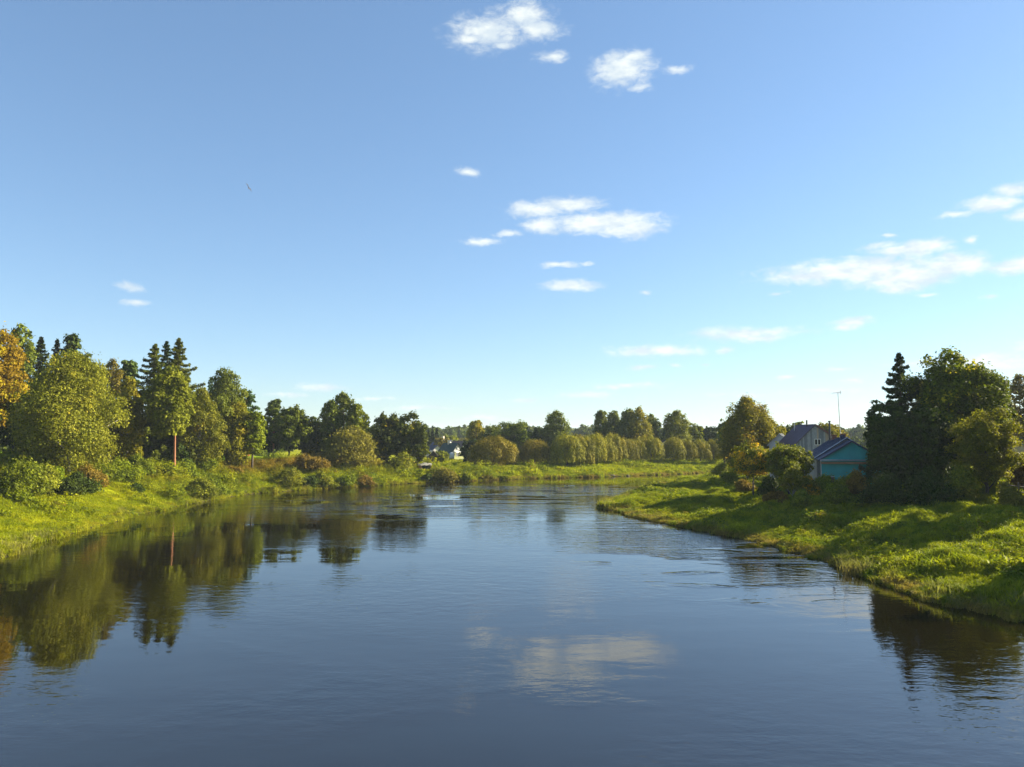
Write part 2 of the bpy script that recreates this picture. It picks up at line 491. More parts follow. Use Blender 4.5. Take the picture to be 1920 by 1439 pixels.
def grass_colour(b, pos, dark=1.0):
    """shared colour of turf and blades, by place in the world"""
    n1 = b.noise(pos, .11, 4, .6)
    n2 = b.noise(b.vm('ADD', pos, (40, 9, 0)), .5, 4, .65)
    n3 = b.noise(b.vm('ADD', pos, (4, 90, 0)), .045, 3, .5)
    x, y, z = b.xyz(pos)
    c = b.mix(b.ramp(n1, .35, .68), (.190, .220, .004), (.305, .320, .006))
    c = b.mix(b.ramp(n2, .45, .72, 0, .7), c, (.360, .320, .010))
    steep = b.m('MULTIPLY', b.ramp(z, 2.0, 4.2), b.ramp(b.m('MULTIPLY', x, -1.0), 5, 25))
    c = b.mix(b.m('MULTIPLY', b.ramp(n3, .42, .62, 0, .9), steep), c, (.260, .165, .020))
    lawn = b.m('MULTIPLY', b.ramp(z, 4.7, 5.2), b.m('MULTIPLY', b.ramp(y, 112, 122), b.ramp(x, -36, -44)))
    c = b.mix(lawn, c, (.210, .330, .006))
    right = b.m('MULTIPLY', b.ramp(x, 8, 14), b.ramp(y, 150, 130))
    c = b.mix(right, c, b.mix(b.ramp(n2, .3, .7), (.115, .155, .005), (.300, .300, .008)))
    straw = b.m('MULTIPLY', b.ramp(z, .75, .30), b.m('MULTIPLY', b.ramp(n2, .35, .6), b.ramp(x, -60, 0)))
    c = b.mix(b.m('MULTIPLY', straw, .8), c, (.230, .150, .045))
    return c

gm, b, bs = mat('ground_turf')
pos = b.n.new('ShaderNodeNewGeometry').outputs['Position']
gc = grass_colour(b, pos)
_, _, pz = b.xyz(pos)
gc = b.mix(b.ramp(pz, .45, .05, 0, .9), gc, (.050, .040, .018))
gc = b.mix(1.0, gc, (.8, .8, .8), 'MULTIPLY')
b.put(bs.inputs['Base Color'], gc)
bs.inputs['Roughness'].default_value = .9
bs.inputs['Specular IOR Level'].default_value = .03
bp = b.n.new('ShaderNodeBump'); bp.inputs['Strength'].default_value = .8; bp.inputs['Distance'].default_value = .25
b.l.new(b.noise(pos, 2.2, 5, .7), bp.inputs['Height']); b.l.new(bp.outputs[0], bs.inputs['Normal'])
ground = link('ground', me, None, gm)
tag(ground, kind='structure')

# ------------------------------------------------------------------ water
wm, b, bs = mat('river_water')
pos = b.n.new('ShaderNodeNewGeometry').outputs['Position']
wx, wy, _ = b.xyz(pos)
flow = b.comb(b.m('MULTIPLY', wx, .55), wy, 0.0)
bs.inputs['Base Color'].default_value = (.006, .0045, .001, 1)
bs.inputs['Roughness'].default_value = .008
bs.inputs['IOR'].default_value = 1.75
bs.inputs['Specular IOR Level'].default_value = .5
# calm glassy reaches and ruffled ones
big = b.noise(b.comb(b.m('MULTIPLY', wx, .030), b.m('MULTIPLY', wy, .045), 1.7), 1.0, 4, .6, .8)
streak = b.noise(b.comb(b.m('MULTIPLY', b.m('ADD', wx, b.m('MULTIPLY', wy, .25)), .07), b.m('MULTIPLY', wy, .20), 4.2), 1.0, 3, .55, 1.2)
ruff = b.ramp(big, .46, .62)
def ell(cx, cy, rx, ry):
    q = b.comb(b.m('MULTIPLY', b.m('SUBTRACT', wx, cx), 1 / rx), b.m('MULTIPLY', b.m('SUBTRACT', wy, cy), 1 / ry), 0.0)
    return b.ramp(b.vm('LENGTH', q), 1.15, .35)
reach = ell(-14, 106, 27, 28)
reach = b.m('MAXIMUM', reach, ell(14, 62, 11, 22))
reach = b.m('MAXIMUM', reach, ell(4, 125, 22, 18))
ruff = b.m('MAXIMUM', b.m('MULTIPLY', ruff, .16), b.m('MULTIPLY', reach, b.ramp(streak, .44, .54)))
waves = b.noise(flow, 1.6, 3, .6)
fine_w = b.noise(b.vm('ADD', flow, (7, 3, 0)), 6.0, 2, .5)
swell = b.noise(b.vm('ADD', flow, (1, 17, 0)), .35, 2, .5)
h = b.m('MULTIPLY', swell, .015)
h = b.m('ADD', h, b.m('MULTIPLY', waves, b.m('MULTIPLY_ADD', ruff, .110, .0022)))
h = b.m('ADD', h, b.m('MULTIPLY', fine_w, b.m('MULTIPLY_ADD', ruff, .010, .0004)))
bp = b.n.new('ShaderNodeBump'); bp.inputs['Strength'].default_value = 1.0; bp.inputs['Distance'].default_value = 1.0
b.l.new(h, bp.inputs['Height']); b.l.new(bp.outputs[0], bs.inputs['Normal'])
V = [(-4200, -255, 0), (4200, -255, 0), (4200, 260, 0), (-4200, 260, 0)]
water = link('water', mesh_from('water', V, [(0, 1, 2, 3)]), None, wm)
tag(water, kind='structure')

# ------------------------------------------------------------------ trees
def envelope_puffs(kind, W, H, z0, rng, dens=1.0):
    """returns puff centres, radii (rx,rz) for a crown W wide, from z0 to H"""
    ch = H - z0; rad = W / 2
    puffs = []
    if kind in ('round', 'oak'):
        n = int(84 * dens)
        ph = rng.random(3) * 6.28
        for i in range(n):
            z = 1 - 2 * (i + .5) / n; a = i * 2.39996 + rng.normal() * .25
            z = np.clip(z + rng.normal() * .06, -1, 1)
            r = math.sqrt(max(0, 1 - z * z))
            lob = 1 + .17 * math.sin(3 * a + ph[0] + 2 * z) + .12 * math.sin(5 * a + ph[1] - 3 * z) + .05 * math.sin(9 * z + ph[2])
            fr = rng.uniform(.60, .88) * lob
            if rng.random() < .25: fr *= .6
            pr = rad * rng.uniform(.17, .30)
            puffs.append((math.cos(a) * r * rad * fr, math.sin(a) * r * rad * fr, z0 + ch * .5 + z * ch * .5 * min(fr * 1.05, .96), pr, min(pr, ch * .2) * rng.uniform(.8, 1.1)))
    elif kind in ('birch', 'poplar'):
        n = int((88 if kind == 'birch' else 84) * dens)
        ph = rng.random(2) * 6.28
        for i in range(n):
            t = (i + .5) / n + rng.normal() * .01
            a = i * 2.39996 + rng.normal() * .3
            pk = .40 if kind == 'birch' else .45
            prof = math.sin(math.pi * min(max(t, 0.02), .98) ** (math.log(.5) / math.log(pk))) ** (.62 if kind == 'birch' else .5)
            if t < .4: prof = max(prof, .62 + .3 * t)
            lob = 1 + .20 * math.sin(2 * a + ph[0] + 5 * t) + .12 * math.sin(4 * a + ph[1] - 7 * t)
            rr = rad * prof * rng.uniform(.45, .84) * lob
            pr = rad * rng.uniform(.22, .36) * (0.5 + .5 * prof)
            puffs.append((math.cos(a) * rr, math.sin(a) * rr, z0 + ch * (.0 + .97 * t), pr, pr * (1.35 if kind == 'birch' else 1.2)))
    elif kind == 'dome':                      # clipped-looking round willow that reaches the ground
        n = int(60 * dens)
        for i in range(n):
            z = 1 - 1.0 * (i + .5) / n * 1.02; a = i * 2.39996 + rng.normal() * .12
            z = max(z, 0)
            r = math.sqrt(max(0, 1 - z ** 2.6))
            lob = 1 + rng.normal() * .06
            pr = rad * rng.uniform(.22, .31)
            puffs.append((math.cos(a) * r * (rad - pr * .8) * lob, math.sin(a) * r * (rad - pr * .8) * lob, z0 + pr * .6 + z * (ch - pr * 1.5) * lob, pr, pr * .85))
    elif kind == 'shrub':
        n = int(38 * dens); skew = rng.normal(size=2) * .3
        for i in range(n):
            z = rng.random() ** .8; a = i * 2.39996 + rng.normal() * .3
            r = math.sqrt(max(0, 1 - z * z)) * rng.uniform(.35, .9)
            pr = min(rad, ch) * rng.uniform(.16, .42)
            puffs.append((math.cos(a) * r * rad * .95 + skew[0] * rad * z, math.sin(a) * r * rad * .95 + skew[1] * rad * z, z0 + z * (ch - pr) * rng.uniform(.55, 1.0), pr, pr * rng.uniform(.8, 1.3)))
    elif kind == 'pine':
        n = int(46 * dens)
        for i in range(n):
            t = (i + .5) / n; a = i * 2.39996 + rng.normal() * .4
            prof = (math.sin(math.pi * (.15 + .8 * t))) ** .8
            rr = rad * prof * rng.uniform(.2, .9)
            pr = rad * rng.uniform(.16, .30)
            puffs.append((math.cos(a) * rr, math.sin(a) * rr, z0 + ch * (.05 + .92 * t), pr, pr * .75))
    if kind in ('round', 'oak', 'birch', 'poplar') and rad > .8:
        base_ = list(puffs)
        for i in range(int(len(base_) * .55)):
            x, y, z, pr, pz = base_[int(rng.integers(len(base_)))]
            cz = z0 + ch * .45
            d = np.array([x, y, (z - cz) * .8]) + rng.normal(size=3) * rad * .15
            L = np.linalg.norm(d) + 1e-6
            d = d / L
            q = pr * rng.uniform(.75, 1.15)
            px_, py_, pz_ = x + d[0] * q, y + d[1] * q, z + d[2] * q + rng.uniform(0, .15) * pr
            pz_ = min(pz_, H - pr * .25)
            puffs.append((px_, py_, pz_, pr * rng.uniform(.28, .5), pr * rng.uniform(.35, .75)))
    return puffs

def crown_from_puffs(name, puffs, n, leaf, rng, hang=0.0, shell=.45, rough=.55, zdown=.0, aspect=.6, tight=False):
    p = np.array([q[:5] for q in puffs])
    wgt = p[:, 3] ** 2 * np.maximum(p[:, 4], .1) ** .5; wgt /= wgt.sum()
    k = rng.choice(len(p), n, p=wgt)
    d = unit(rng.normal(size=(n, 3)))
    d[:, 2] = np.where(d[:, 2] < -.35, -d[:, 2] * rng.random(n), d[:, 2])
    d = unit(d)
    rr = shell + (1 - shell) * rng.random(n) ** .7
    if not tight: rr = np.where(rng.random(n) < .22, rr * rng.uniform(1.0, 1.55, n), rr)
    rr *= 1 + .22 * np.sin(d[:, 0] * 7 + k) * np.sin(d[:, 1] * 6 + 2 * k) + rng.normal(size=n) * .09
    c = p[k, :3] + d * np.stack([p[k, 3] * rr, p[k, 3] * rr, p[k, 4] * rr], -1)
    c[:, 2] = np.maximum(c[:, 2], .05)
    tone = rng.random(len(p))
    nr = d + rng.normal(size=(n, 3)) * rough
    nr[:, 2] += .25
    return leaf_mesh(name, c, nr, leaf * rng.uniform(.65, 1.35, n), aspect, np.clip(tone[k] + rng.normal(size=n) * .06, 0, 1), rng, hang)

def spruce_crown(name, W, H, z0, n, leaf, rng, ragged=.42, droop=.30):
    W = W * 1.25
    ch = H - z0; C = []; N = []; T = []
    nb_ = max(24, int(ch * 5.5))
    per = max(8, n // nb_)
    for i in range(nb_):
        t = (i + .5) / nb_                       # 0 bottom .. 1 top
        z = z0 + ch * t
        L = (W / 2) * (1 - t) ** .85 * rng.uniform(1 - ragged, 1 + ragged * .6) + .12
        if t < .12: L *= .6 + 3.3 * t
        a = i * 2.39996 + rng.normal() * .3
        m = max(6, int(per * (.4 + 1.3 * (1 - t))))
        s = rng.random(m) ** .75
        lat = rng.normal(size=m) * (.13 * L * (1.05 - s) + .07)
        x = math.cos(a) * L * s - math.sin(a) * lat
        y = math.sin(a) * L * s + math.cos(a) * lat
        zz = z - L * droop * s + L * .30 * s ** 3 + rng.normal(size=m) * .07 - np.abs(lat) * .3 - rng.random(m) * .22 * L * .5
        C.append(np.stack([x, y, zz], -1))
        N.append(np.stack([math.cos(a) * .5 + rng.normal(size=m) * .5, math.sin(a) * .5 + rng.normal(size=m) * .5, .9 + rng.normal(size=m) * .4], -1))
        T.append(np.full(m, rng.random()))
    tz = np.linspace(.94, 1.0, 26)
    C.append(np.stack([rng.normal(size=26) * .06, rng.normal(size=26) * .06, z0 + ch * tz], -1)); N.append(rng.normal(size=(26, 3))); T.append(np.full(26, .4))
    C = np.vstack(C); N = np.vstack(N); T = np.concatenate(T)
    C[:, 2] = np.maximum(C[:, 2], .1)
    return leaf_mesh(name, C, N, leaf * rng.uniform(.7, 1.3, len(C)), .38, T, rng)

def trunk_mesh(name, H, r0, puffs, rng, limbs=10, lean=0.0, top=.85):
    V, Fc = [], []
    pts = []; rads = []
    for i in range(6):
        t = i / 5
        pts.append((math.sin(t * 2 + H) * .12 * t * H * .1 + lean * t, math.cos(t * 3 + H) * .1 * t * H * .08, -.5 + (H * top + .5) * t))
        rads.append(r0 * (1.15 - t) + .02)
    tube_arrays(V, Fc, pts, rads, 7)
    if puffs:
        idx = rng.choice(len(puffs), min(limbs, len(puffs)), replace=False)
        for k in idx:
            x, y, z = puffs[k][:3]
            zb = min(max(z - math.hypot(x, y) * rng.uniform(.6, 1.0), H * .12), H * .8)
            fb = zb / H
            bx_, by_ = lean * fb, 0
            mid = ((x + bx_) * .5, (y + by_) * .5, zb + (z - zb) * .62)
            rr = max(.03, r0 * .42 * (1 - fb * .6))
            tube_arrays(V, Fc, [(bx_, by_, zb - .1), mid, (x, y, z)], [rr, rr * .65, rr * .25], 5)
    return mesh_from(name, V, Fc, True)

def tree(kind, name, label, cx, top, hw, Y, cb, pal, n=9000, leaf=.22, bark=None, seed=1, cat='tree', group=None, dens=1.0, hang=0.0, limbs=10, trunk=True, dx=0.0, r0=None, shell=.6, rough=.55, base=None, clone=None):
    """cx, top, hw, cb: pixels in the photograph (centre, top, half width, crown bottom) at distance Y"""
    X = at(cx, (top + cb) / 2, Y).x + dx
    while base is None and gz(X, Y) < .3 and Y < 230: Y += .3; X = at(cx, (top + cb) / 2, Y).x + dx
    zg = base if base is not None else gz(X, Y)
    H = at(cx, top, Y).z - zg
    W = 2 * hw * Y / F * (1.0 if kind == 'spruce' else 1.12)
    cbz = max(at(cx, cb, Y).z - zg, 0.0)
    n = int(n * 1.1)
    rng = np.random.default_rng(seed * 7919 + int(cx))
    root = empty(name, (X, Y, zg - .05), rng.random() * 6.28)
    tag(root, label, cat, group)
    bm_ = bark or bark_m
    if kind == 'spruce':
        me = spruce_crown('crown', W, H, cbz, n, leaf, rng)
        puffs = None
    else:
        puffs = envelope_puffs(kind, W, H, cbz, rng, dens)
        me = crown_from_puffs('crown', puffs, n, leaf, rng, hang, shell, rough)
    c = link('crown', me, root, palmat(pal))
    if trunk:
        t = link('trunk', trunk_mesh('trunk', H, r0 or max(.10, H * .016), puffs, rng, limbs, top=.96 if kind == 'spruce' else .82), root, bm_)
    return root

random.seed(4)
TL = 'trees on the left hill'
TF = 'trees beyond the far bank'
TR = 'trees on the right bank'
# --- left hill, back rows
tree('poplar', 'deciduous_tree', 'tall thin pale green tree topping the far left edge behind the orange one', 36, 608, 34, 118, 800, 'poplar', 6500, .24, seed=1, group=TL, dens=.8)
tree('spruce', 'spruce_tree', 'dark pointed spruce right of the tall thin tree at far left', 72, 632, 56, 120, 860, 'spruce', 12000, .26, seed=2, group=TL)
tree('spruce', 'spruce_tree', 'slim dark spruce with ragged tip between the pointed spruce and the pine', 103, 636, 44, 126, 860, 'spruce', 10000, .24, seed=3, group=TL)
tree('pine', 'pine_tree', 'bushy-topped dark pine behind the big round birch at left', 134, 628, 32, 126, 760, 'pine', 5500, .24, pinebark_m, seed=4, group=TL)
tree('round', 'deciduous_tree', 'dark green tree peeping out behind the right shoulder of the big round birch', 166, 664, 28, 120, 820, 'dark', 6500, .22, seed=5, group=TL)
tree('spruce', 'spruce_tree', 'dark spruce in the shade behind the brownish birch', 188, 690, 42, 130, 860, 'spruce', 5000, .26, seed=6, group=TL)
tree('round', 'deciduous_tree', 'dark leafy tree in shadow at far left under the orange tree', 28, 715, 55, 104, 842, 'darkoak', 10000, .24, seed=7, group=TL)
tree('round', 'maple_tree', 'orange autumn tree cut off by the left edge of the picture', -22, 622, 60, 99, 790, 'orange', 20000, .18, seed=8, group=TL)
tree('birch', 'birch_tree', 'big round olive green birch hanging over the left bank', 132, 670, 80, 92, 878, 'birch', 50000, .135, birchbark_m, seed=9, group=TL, hang=.8, dens=1.5, limbs=16)
tree('birch', 'birch_tree', 'leaner olive birch leaning against the left side of the big round one', 80, 716, 42, 97, 870, 'olive', 14000, .16, birchbark_m, seed=109, group=TL, hang=.6)
tree('birch', 'birch_tree', 'sparse brownish birch with bare upright twigs right of the big round birch', 207, 674, 32, 108, 850, 'brownbirch', 7500, .19, birchbark_m, seed=10, group=TL, hang=.8, limbs=20)
tree('birch', 'birch_tree', 'golden brown birch just left of the tallest dark conifer', 240, 706, 30, 106, 868, 'birchgold', 8500, .19, birchbark_m, seed=11, group=TL, hang=.8)
tree('pine', 'pine_tree', 'dark pine poking out behind the golden brown birch', 240, 676, 26, 122, 780, 'pine', 4200, .24, pinebark_m, seed=12, group=TL)
tree('spruce', 'spruce_tree', 'tallest broad conifer of the left hill, its left half', 288, 645, 72, 116, 860, 'larch', 20000, .24, seed=13, group=TL)
tree('spruce', 'spruce_tree', 'tallest broad conifer of the left hill, its right half with the highest tip', 332, 634, 74, 119, 860, 'larch', 22000, .24, seed=14, group=TL)
tree('spruce', 'spruce_tree', 'slim conifer tip rising between the two broadest conifers', 309, 640, 50, 121, 850, 'spruce', 9000, .25, seed=114, group=TL)
tree('birch', 'birch_tree', 'olive birch in front of the tallest conifers above the orange pine trunk', 318, 690, 38, 105, 815, 'olive', 13000, .2, birchbark_m, seed=15, group=TL, hang=.6, trunk=False, dens=1.1)
tree('pine', 'pine_tree', 'pine with long bare orange trunk below the tallest conifers', 331, 700, 30, 109, 775, 'larch', 4500, .2, pinebark_m, seed=16, group=TL, limbs=9, r0=.17)
tree('birch', 'birch_tree', 'drooping olive birch right of the orange pine trunk', 374, 728, 38, 117, 870, 'birch', 16000, .15, birchbark_m, seed=17, group=TL, hang=.8)
tree('spruce', 'spruce_tree', 'small bluish fir tip left of the tall slender poplar', 394, 708, 34, 130, 860, 'bluefir', 3500, .24, seed=18, group=TL)
tree('poplar', 'poplar_tree', 'tall slender pointed tree with golden foot standing on the lawn edge', 424, 695, 40, 124, 862, 'poplar', 18000, .17, seed=19, group=TL, limbs=12)
tree('birch', 'birch_tree', 'golden green birch hanging low beside the slender tree on the lawn edge', 443, 755, 32, 123, 868, 'birchgold', 12000, .15, birchbark_m, seed=20, group=TL, hang=.9)
tree('pine', 'pine_tree', 'airy dark pine behind the bright green tree right of the slender one', 461, 731, 22, 130, 810, 'bluefir', 2800, .22, pinebark_m, seed=21, group=TL)
tree('round', 'deciduous_tree', 'bright green rounded tree at the right end of the left hill wood', 474, 765, 26, 124, 856, 'bright', 7000, .2, seed=22, group=TL)
tree('pine', 'pine_tree', 'dark tiered pine left of the round green tree behind the lawn', 514, 750, 22, 148, 835, 'pine', 4500, .27, pinebark_m, seed=23, group=TL, dens=1.3)
tree('round', 'deciduous_tree', 'round green tree standing alone behind the lawn', 543, 756, 31, 145, 852, 'mid', 10000, .24, seed=24, group=TL)
tree('round', 'deciduous_tree', 'low dark shaded bush-like tree at the left foot of the round green tree', 505, 800, 24, 150, 852, 'dark', 3500, .26, seed=25, group=TL)
tree('oak', 'deciduous_tree', 'dark low tree in deep shade with yellowing top behind the brown mound', 588, 784, 30, 152, 862, 'darkoak', 8000, .26, seed=26, group=TL)
tree('poplar', 'deciduous_tree', 'left peak of the tall triple-topped tree group in the left middle', 621, 750, 20, 148, 850, 'mid', 5000, .24, seed=27, group=TL)
tree('poplar', 'deciduous_tree', 'highest middle peak of the triple-topped tree group in the left middle', 643, 736, 24, 150, 860, 'mid', 7500, .24, seed=28, group=TL)
tree('poplar', 'deciduous_tree', 'right peak of the triple-topped tree group in the left middle', 670, 757, 20, 149, 860, 'olive', 5000, .24, seed=29, group=TL)
tree('shrub', 'willow_tree', 'grey brown twiggy willow in front of the triple-topped group', 655, 792, 42, 143, 868, 'brownbirch', 10000, .2, seed=30, group=TL, dens=1.6, rough=.9)
tree('shrub', 'deciduous_tree', 'yellow green low tree at the left edge of the grey brown willow', 622, 808, 22, 146, 858, 'olive', 3500, .22, seed=31, group=TL)
tree('round', 'deciduous_tree', 'yellow green tree between the grey willow and the two dark oaks', 695, 806, 22, 151, 866, 'olive', 4500, .24, seed=32, group=TL)
tree('oak', 'oak_tree', 'left one of two broad dark oaks, slightly higher', 727, 776, 30, 152, 872, 'darkoak', 9500, .25, seed=33, group=TL)
tree('oak', 'oak_tree', 'right one of two broad dark oaks', 766, 779, 34, 154, 872, 'darkoak', 11000, .25, seed=34, group=TL)
tree('round', 'deciduous_tree', 'olive tree at the right foot of the two dark oaks', 784, 812, 18, 157, 866, 'olive', 5500, .23, seed=35, group=TL)
tree('shrub', 'willow_bush', 'pale olive bush in front of the dark oaks', 752, 845, 24, 147, 884, 'birch', 3500, .2, seed=36, cat='bush', trunk=False)
# --- far village trees
for i, (cx, tp) in enumerate(((803, 806), (811, 799), (819, 803))):
    tree('spruce', 'spruce_tree', ['leftmost of three tiny spruces above the cottage', 'middle and tallest of three tiny spruces above the cottage', 'rightmost of three tiny spruces above the cottage'][i], cx, tp, 6, 260, 842, 'spruce', 900, .4, seed=40 + i, group='small spruces above the cottage')
tree('round', 'deciduous_tree', 'small brownish tree left of the green roofed cottage', 826, 822, 14, 240, 850, 'brownbirch', 1500, .34, seed=44, group=TF)
tree('round', 'deciduous_tree', 'yellow green round tree right behind the cottage roofs', 845, 818, 14, 290, 845, 'olive', 1500, .4, seed=45, group=TF)
tree('round', 'deciduous_tree', 'low olive tree on the skyline right of the cottage roofs', 868, 822, 12, 300, 845, 'brownbirch', 1100, .4, seed=46, group=TF)
tree('round', 'deciduous_tree', 'low bush-like tree in front of the green roofed cottage', 826, 846, 13, 180, 874, 'olive', 2200, .25, seed=47, group=TF)
tree('poplar', 'poplar_tree', 'pale poplar with yellow crown above the first round willow', 893, 788, 18, 200, 860, 'birchgold', 4500, .27, seed=48, group=TF, limbs=14)
tree('poplar', 'poplar_tree', 'narrow silvery poplar at the left side of the yellow crowned one', 884, 790, 8, 206, 850, 'poplar', 1800, .27, seed=148, group=TF)
tree('round', 'deciduous_tree', 'dark shaded tree left of the first round willow', 883, 826, 19, 178, 878, 'dark', 5000, .25, seed=49, group=TF)
tree('oak', 'deciduous_tree', 'broad dark green tree group behind the first willows, left part', 928, 801, 26, 196, 862, 'mid', 5500, .28, seed=50, group=TF)
tree('oak', 'deciduous_tree', 'broad dark green tree behind the first willows, highest part', 966, 790, 32, 198, 866, 'mid', 8500, .28, seed=51, group=TF)
tree('oak', 'deciduous_tree', 'dark green tree right of the highest one behind the first willows', 1004, 802, 24, 202, 866, 'dark', 5000, .28, seed=52, group=TF)
tree('poplar', 'poplar_tree', 'single slender poplar rising left of the long willow row', 1043, 771, 25, 200, 862, 'poplar', 7000, .27, seed=53, group=TF, limbs=14)
tree('poplar', 'poplar_tree', 'leftmost tall poplar behind the long willow row', 1127, 769, 17, 208, 846, 'poplar', 5000, .28, seed=54, group=TF)
tree('poplar', 'poplar_tree', 'second tall poplar from the left behind the long willow row', 1151, 771, 18, 212, 846, 'poplar', 5000, .28, seed=55, group=TF)
tree('poplar', 'poplar_tree', 'third tall poplar from the left behind the long willow row', 1178, 768, 20, 208, 846, 'mid', 5000, .28, seed=56, group=TF)
tree('birch', 'birch_tree', 'tallest golden tinted tree behind the long willow row', 1198, 765, 22, 206, 850, 'birchgold', 5500, .27, seed=57, group=TF, limbs=14)
tree('poplar', 'poplar_tree', 'rightmost tall poplar behind the long willow row', 1221, 778, 19, 212, 850, 'poplar', 4500, .28, seed=58, group=TF)
tree('poplar', 'poplar_tree', 'tall poplar with golden right side behind the short willow row', 1268, 771, 24, 214, 852, 'birch', 6500, .28, seed=59, group=TF, limbs=14)
tree('round', 'deciduous_tree', 'lower dark tree at the left foot of the poplar behind the short willow row', 1252, 797, 10, 222, 850, 'dark', 2200, .3, seed=159, group=TF)
tree('round', 'deciduous_tree', 'round olive tree right of the poplar behind the short willow row', 1302, 794, 16, 222, 850, 'olive', 3500, .3, seed=60, group=TF)
tree('round', 'deciduous_tree', 'dark rounded tree behind the right end of the short willow row', 1332, 799, 18, 226, 850, 'dark', 3800, .3, seed=61, group=TF)
tree('round', 'deciduous_tree', 'green tree at the left side of the large golden birch', 1358, 785, 14, 190, 862, 'mid', 3800, .26, seed=62, group=TF)
# --- round willows along the far bank: three shared shapes
WG = 'round willows lining the far bank'
wmesh = []
for s in range(6):
    rng = np.random.default_rng(500 + s)
    pf_ = envelope_puffs('dome', 2.0, 1.0, 0.0, rng, (.7, 1.0, 1.35)[s % 3])
    wmesh.append(crown_from_puffs('crown', pf_, 15000, .026, rng, .3, .88, .22, tight=True))
wtr = [mesh_from('trunk', *(lambda m: (m.V, m.F))(MB().tube([(0, 0, -.05), (.02, 0, .25), (0, .02, .55)], [.07, .055, .04]).tube([(0, 0, .1), (.2, .1, .5)], [.04, .02]).tube([(0, 0, .1), (-.2, -.08, .5)], [.04, .02])))]
wtr[0].materials.append(bark_m)
WL = [(925, 816, 41, 168, 'willowgold', 'first and leftmost round willow, large with golden right flank'),
      (951, 829, 21, 171, 'willowgold', 'smaller round willow tucked against the right side of the first one'),
      (1003, 822, 27, 172, 'willowgold', 'single round golden willow between the first pair and the long row'),
      (1063, 817, 30, 171, 'willow', 'dark shaded willow at the left end of the long row'),
      (1088, 812, 28, 174, 'willow', 'second willow of the long row, highest of the left end'),
      (1112, 814, 25, 176, 'willow', 'third willow of the long row counted from the left'),
      (1133, 819, 22, 178, 'willow', 'fourth willow of the long row counted from the left'),
      (1150, 816, 24, 181, 'willow', 'fifth willow of the long row below the second poplar'),
      (1172, 820, 22, 183, 'willow', 'sixth willow of the long row below the golden tree'),
      (1192, 824, 20, 185, 'willow', 'seventh willow of the long row, lower than its neighbours'),
      (1219, 816, 23, 187, 'willowgold', 'round willow closing the long row at its right end'),
      (1263, 822, 21, 191, 'willow', 'first willow of the short row right of the cream walled house'),
      (1288, 823, 18, 193, 'willow', 'second willow of the short row'),
      (1313, 826, 19, 195, 'willow', 'third willow of the short row'),
      (1338, 822, 17, 197, 'willow', 'last willow of the short row beside the golden birch'),
      (1354, 830, 13, 199, 'willow', 'small willow half hidden by the large golden birch')]
for i, (cx, tp, hw, Y, pal, lab) in enumerate(WL):
    X = at(cx, 840, Y).x; zg = gz(X, Y); Hh = at(cx, tp, Y).z - zg
    root = empty('willow_tree', (X, Y, zg - .08), i * 1.9)
    tag(root, lab, 'willow tree', WG)
    src = wmesh[(i * 5 + 1) % 6]; hw *= 1.12; Hh *= (1.0, 1.06, 1.02, 1.09)[i % 4]
    m2 = src
    if pal == 'willowgold': m2 = src.copy()
    c = link('crown', m2, root); 
    if len(m2.materials) == 0: m2.materials.append(palmat(pal))
    c.scale = (hw * Y / F, hw * Y / F, Hh)
    t = link('trunk', wtr[0], root); t.scale = (hw * Y / F, hw * Y / F, Hh)
# --- right bank
tree('birch', 'birch_tree', 'large golden birch left of the grey plank barn', 1400, 750, 48, 122, 884, 'goldtree', 30000, .16, birchbark_m, seed=70, group=TR, hang=.5, dens=1.3, limbs=16)
tree('birch', 'birch_tree', 'lower golden olive birch between the large golden one and the barn', 1437, 783, 30, 126, 880, 'goldtree', 11000, .17, birchbark_m, seed=71, group=TR, hang=.5)
tree('birch', 'birch_tree', 'pale green birch peeking out left of the large golden birch', 1372, 783, 20, 134, 866, 'mid', 5000, .21, seed=72, group=TR)
tree('round', 'deciduous_tree', 'green tree on the skyline just left of the barn roof', 1478, 797, 20, 160, 850, 'mid', 4500, .25, seed=73, group=TR)
tree('round', 'deciduous_tree', 'olive tree directly behind the barn ridge', 1500, 790, 16, 165, 850, 'olive', 3500, .25, seed=74, group=TR)
tree('round', 'deciduous_tree', 'golden brown tree behind the right slope of the barn', 1550, 795, 24, 150, 850, 'birchgold', 6000, .22, seed=75, group=TR)
tree('round', 'deciduous_tree', 'low yellowing tree behind the antenna of the teal house', 1575, 806, 14, 155, 850, 'birchgold', 2500, .24, seed=175, group=TR)
tree('oak', 'rowan_tree', 'small dark tree with orange yellow top in front of the golden birch', 1411, 838, 38, 92, 893, 'yellowshrub', 11000, .14, seed=76, group=TR, limbs=12)
tree('oak', 'apple_tree', 'olive apple tree at the left corner of the teal house', 1478, 832, 38, 88, 912, 'olive', 14000, .13, seed=77, group=TR, limbs=14)
tree('birch', 'young_tree', 'thin young tree with pale trunk in front of the apple tree', 1487, 878, 20, 80, 918, 'birch', 3500, .11, birchbark_m, seed=78, group=TR)
tree('spruce', 'spruce_tree', 'dark spruce with sharp tip left of the biggest oak on the right', 1690, 662, 66, 82, 905, 'spruce', 26000, .17, seed=80, group=TR)
tree('oak', 'oak_tree', 'biggest oak on the right bank with yellow sprays in its crown', 1786, 664, 72, 80, 880, 'oakbig', 40000, .17, seed=81, group=TR, dens=1.9, limbs=26, r0=.3)
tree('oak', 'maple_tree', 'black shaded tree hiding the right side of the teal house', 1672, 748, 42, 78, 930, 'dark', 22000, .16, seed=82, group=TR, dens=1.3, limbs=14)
tree('oak', 'maple_tree', 'lower dark tree filling the shade under the biggest oak', 1730, 770, 60, 76, 935, 'dark', 22000, .16, seed=83, group=TR, dens=1.3, limbs=14)
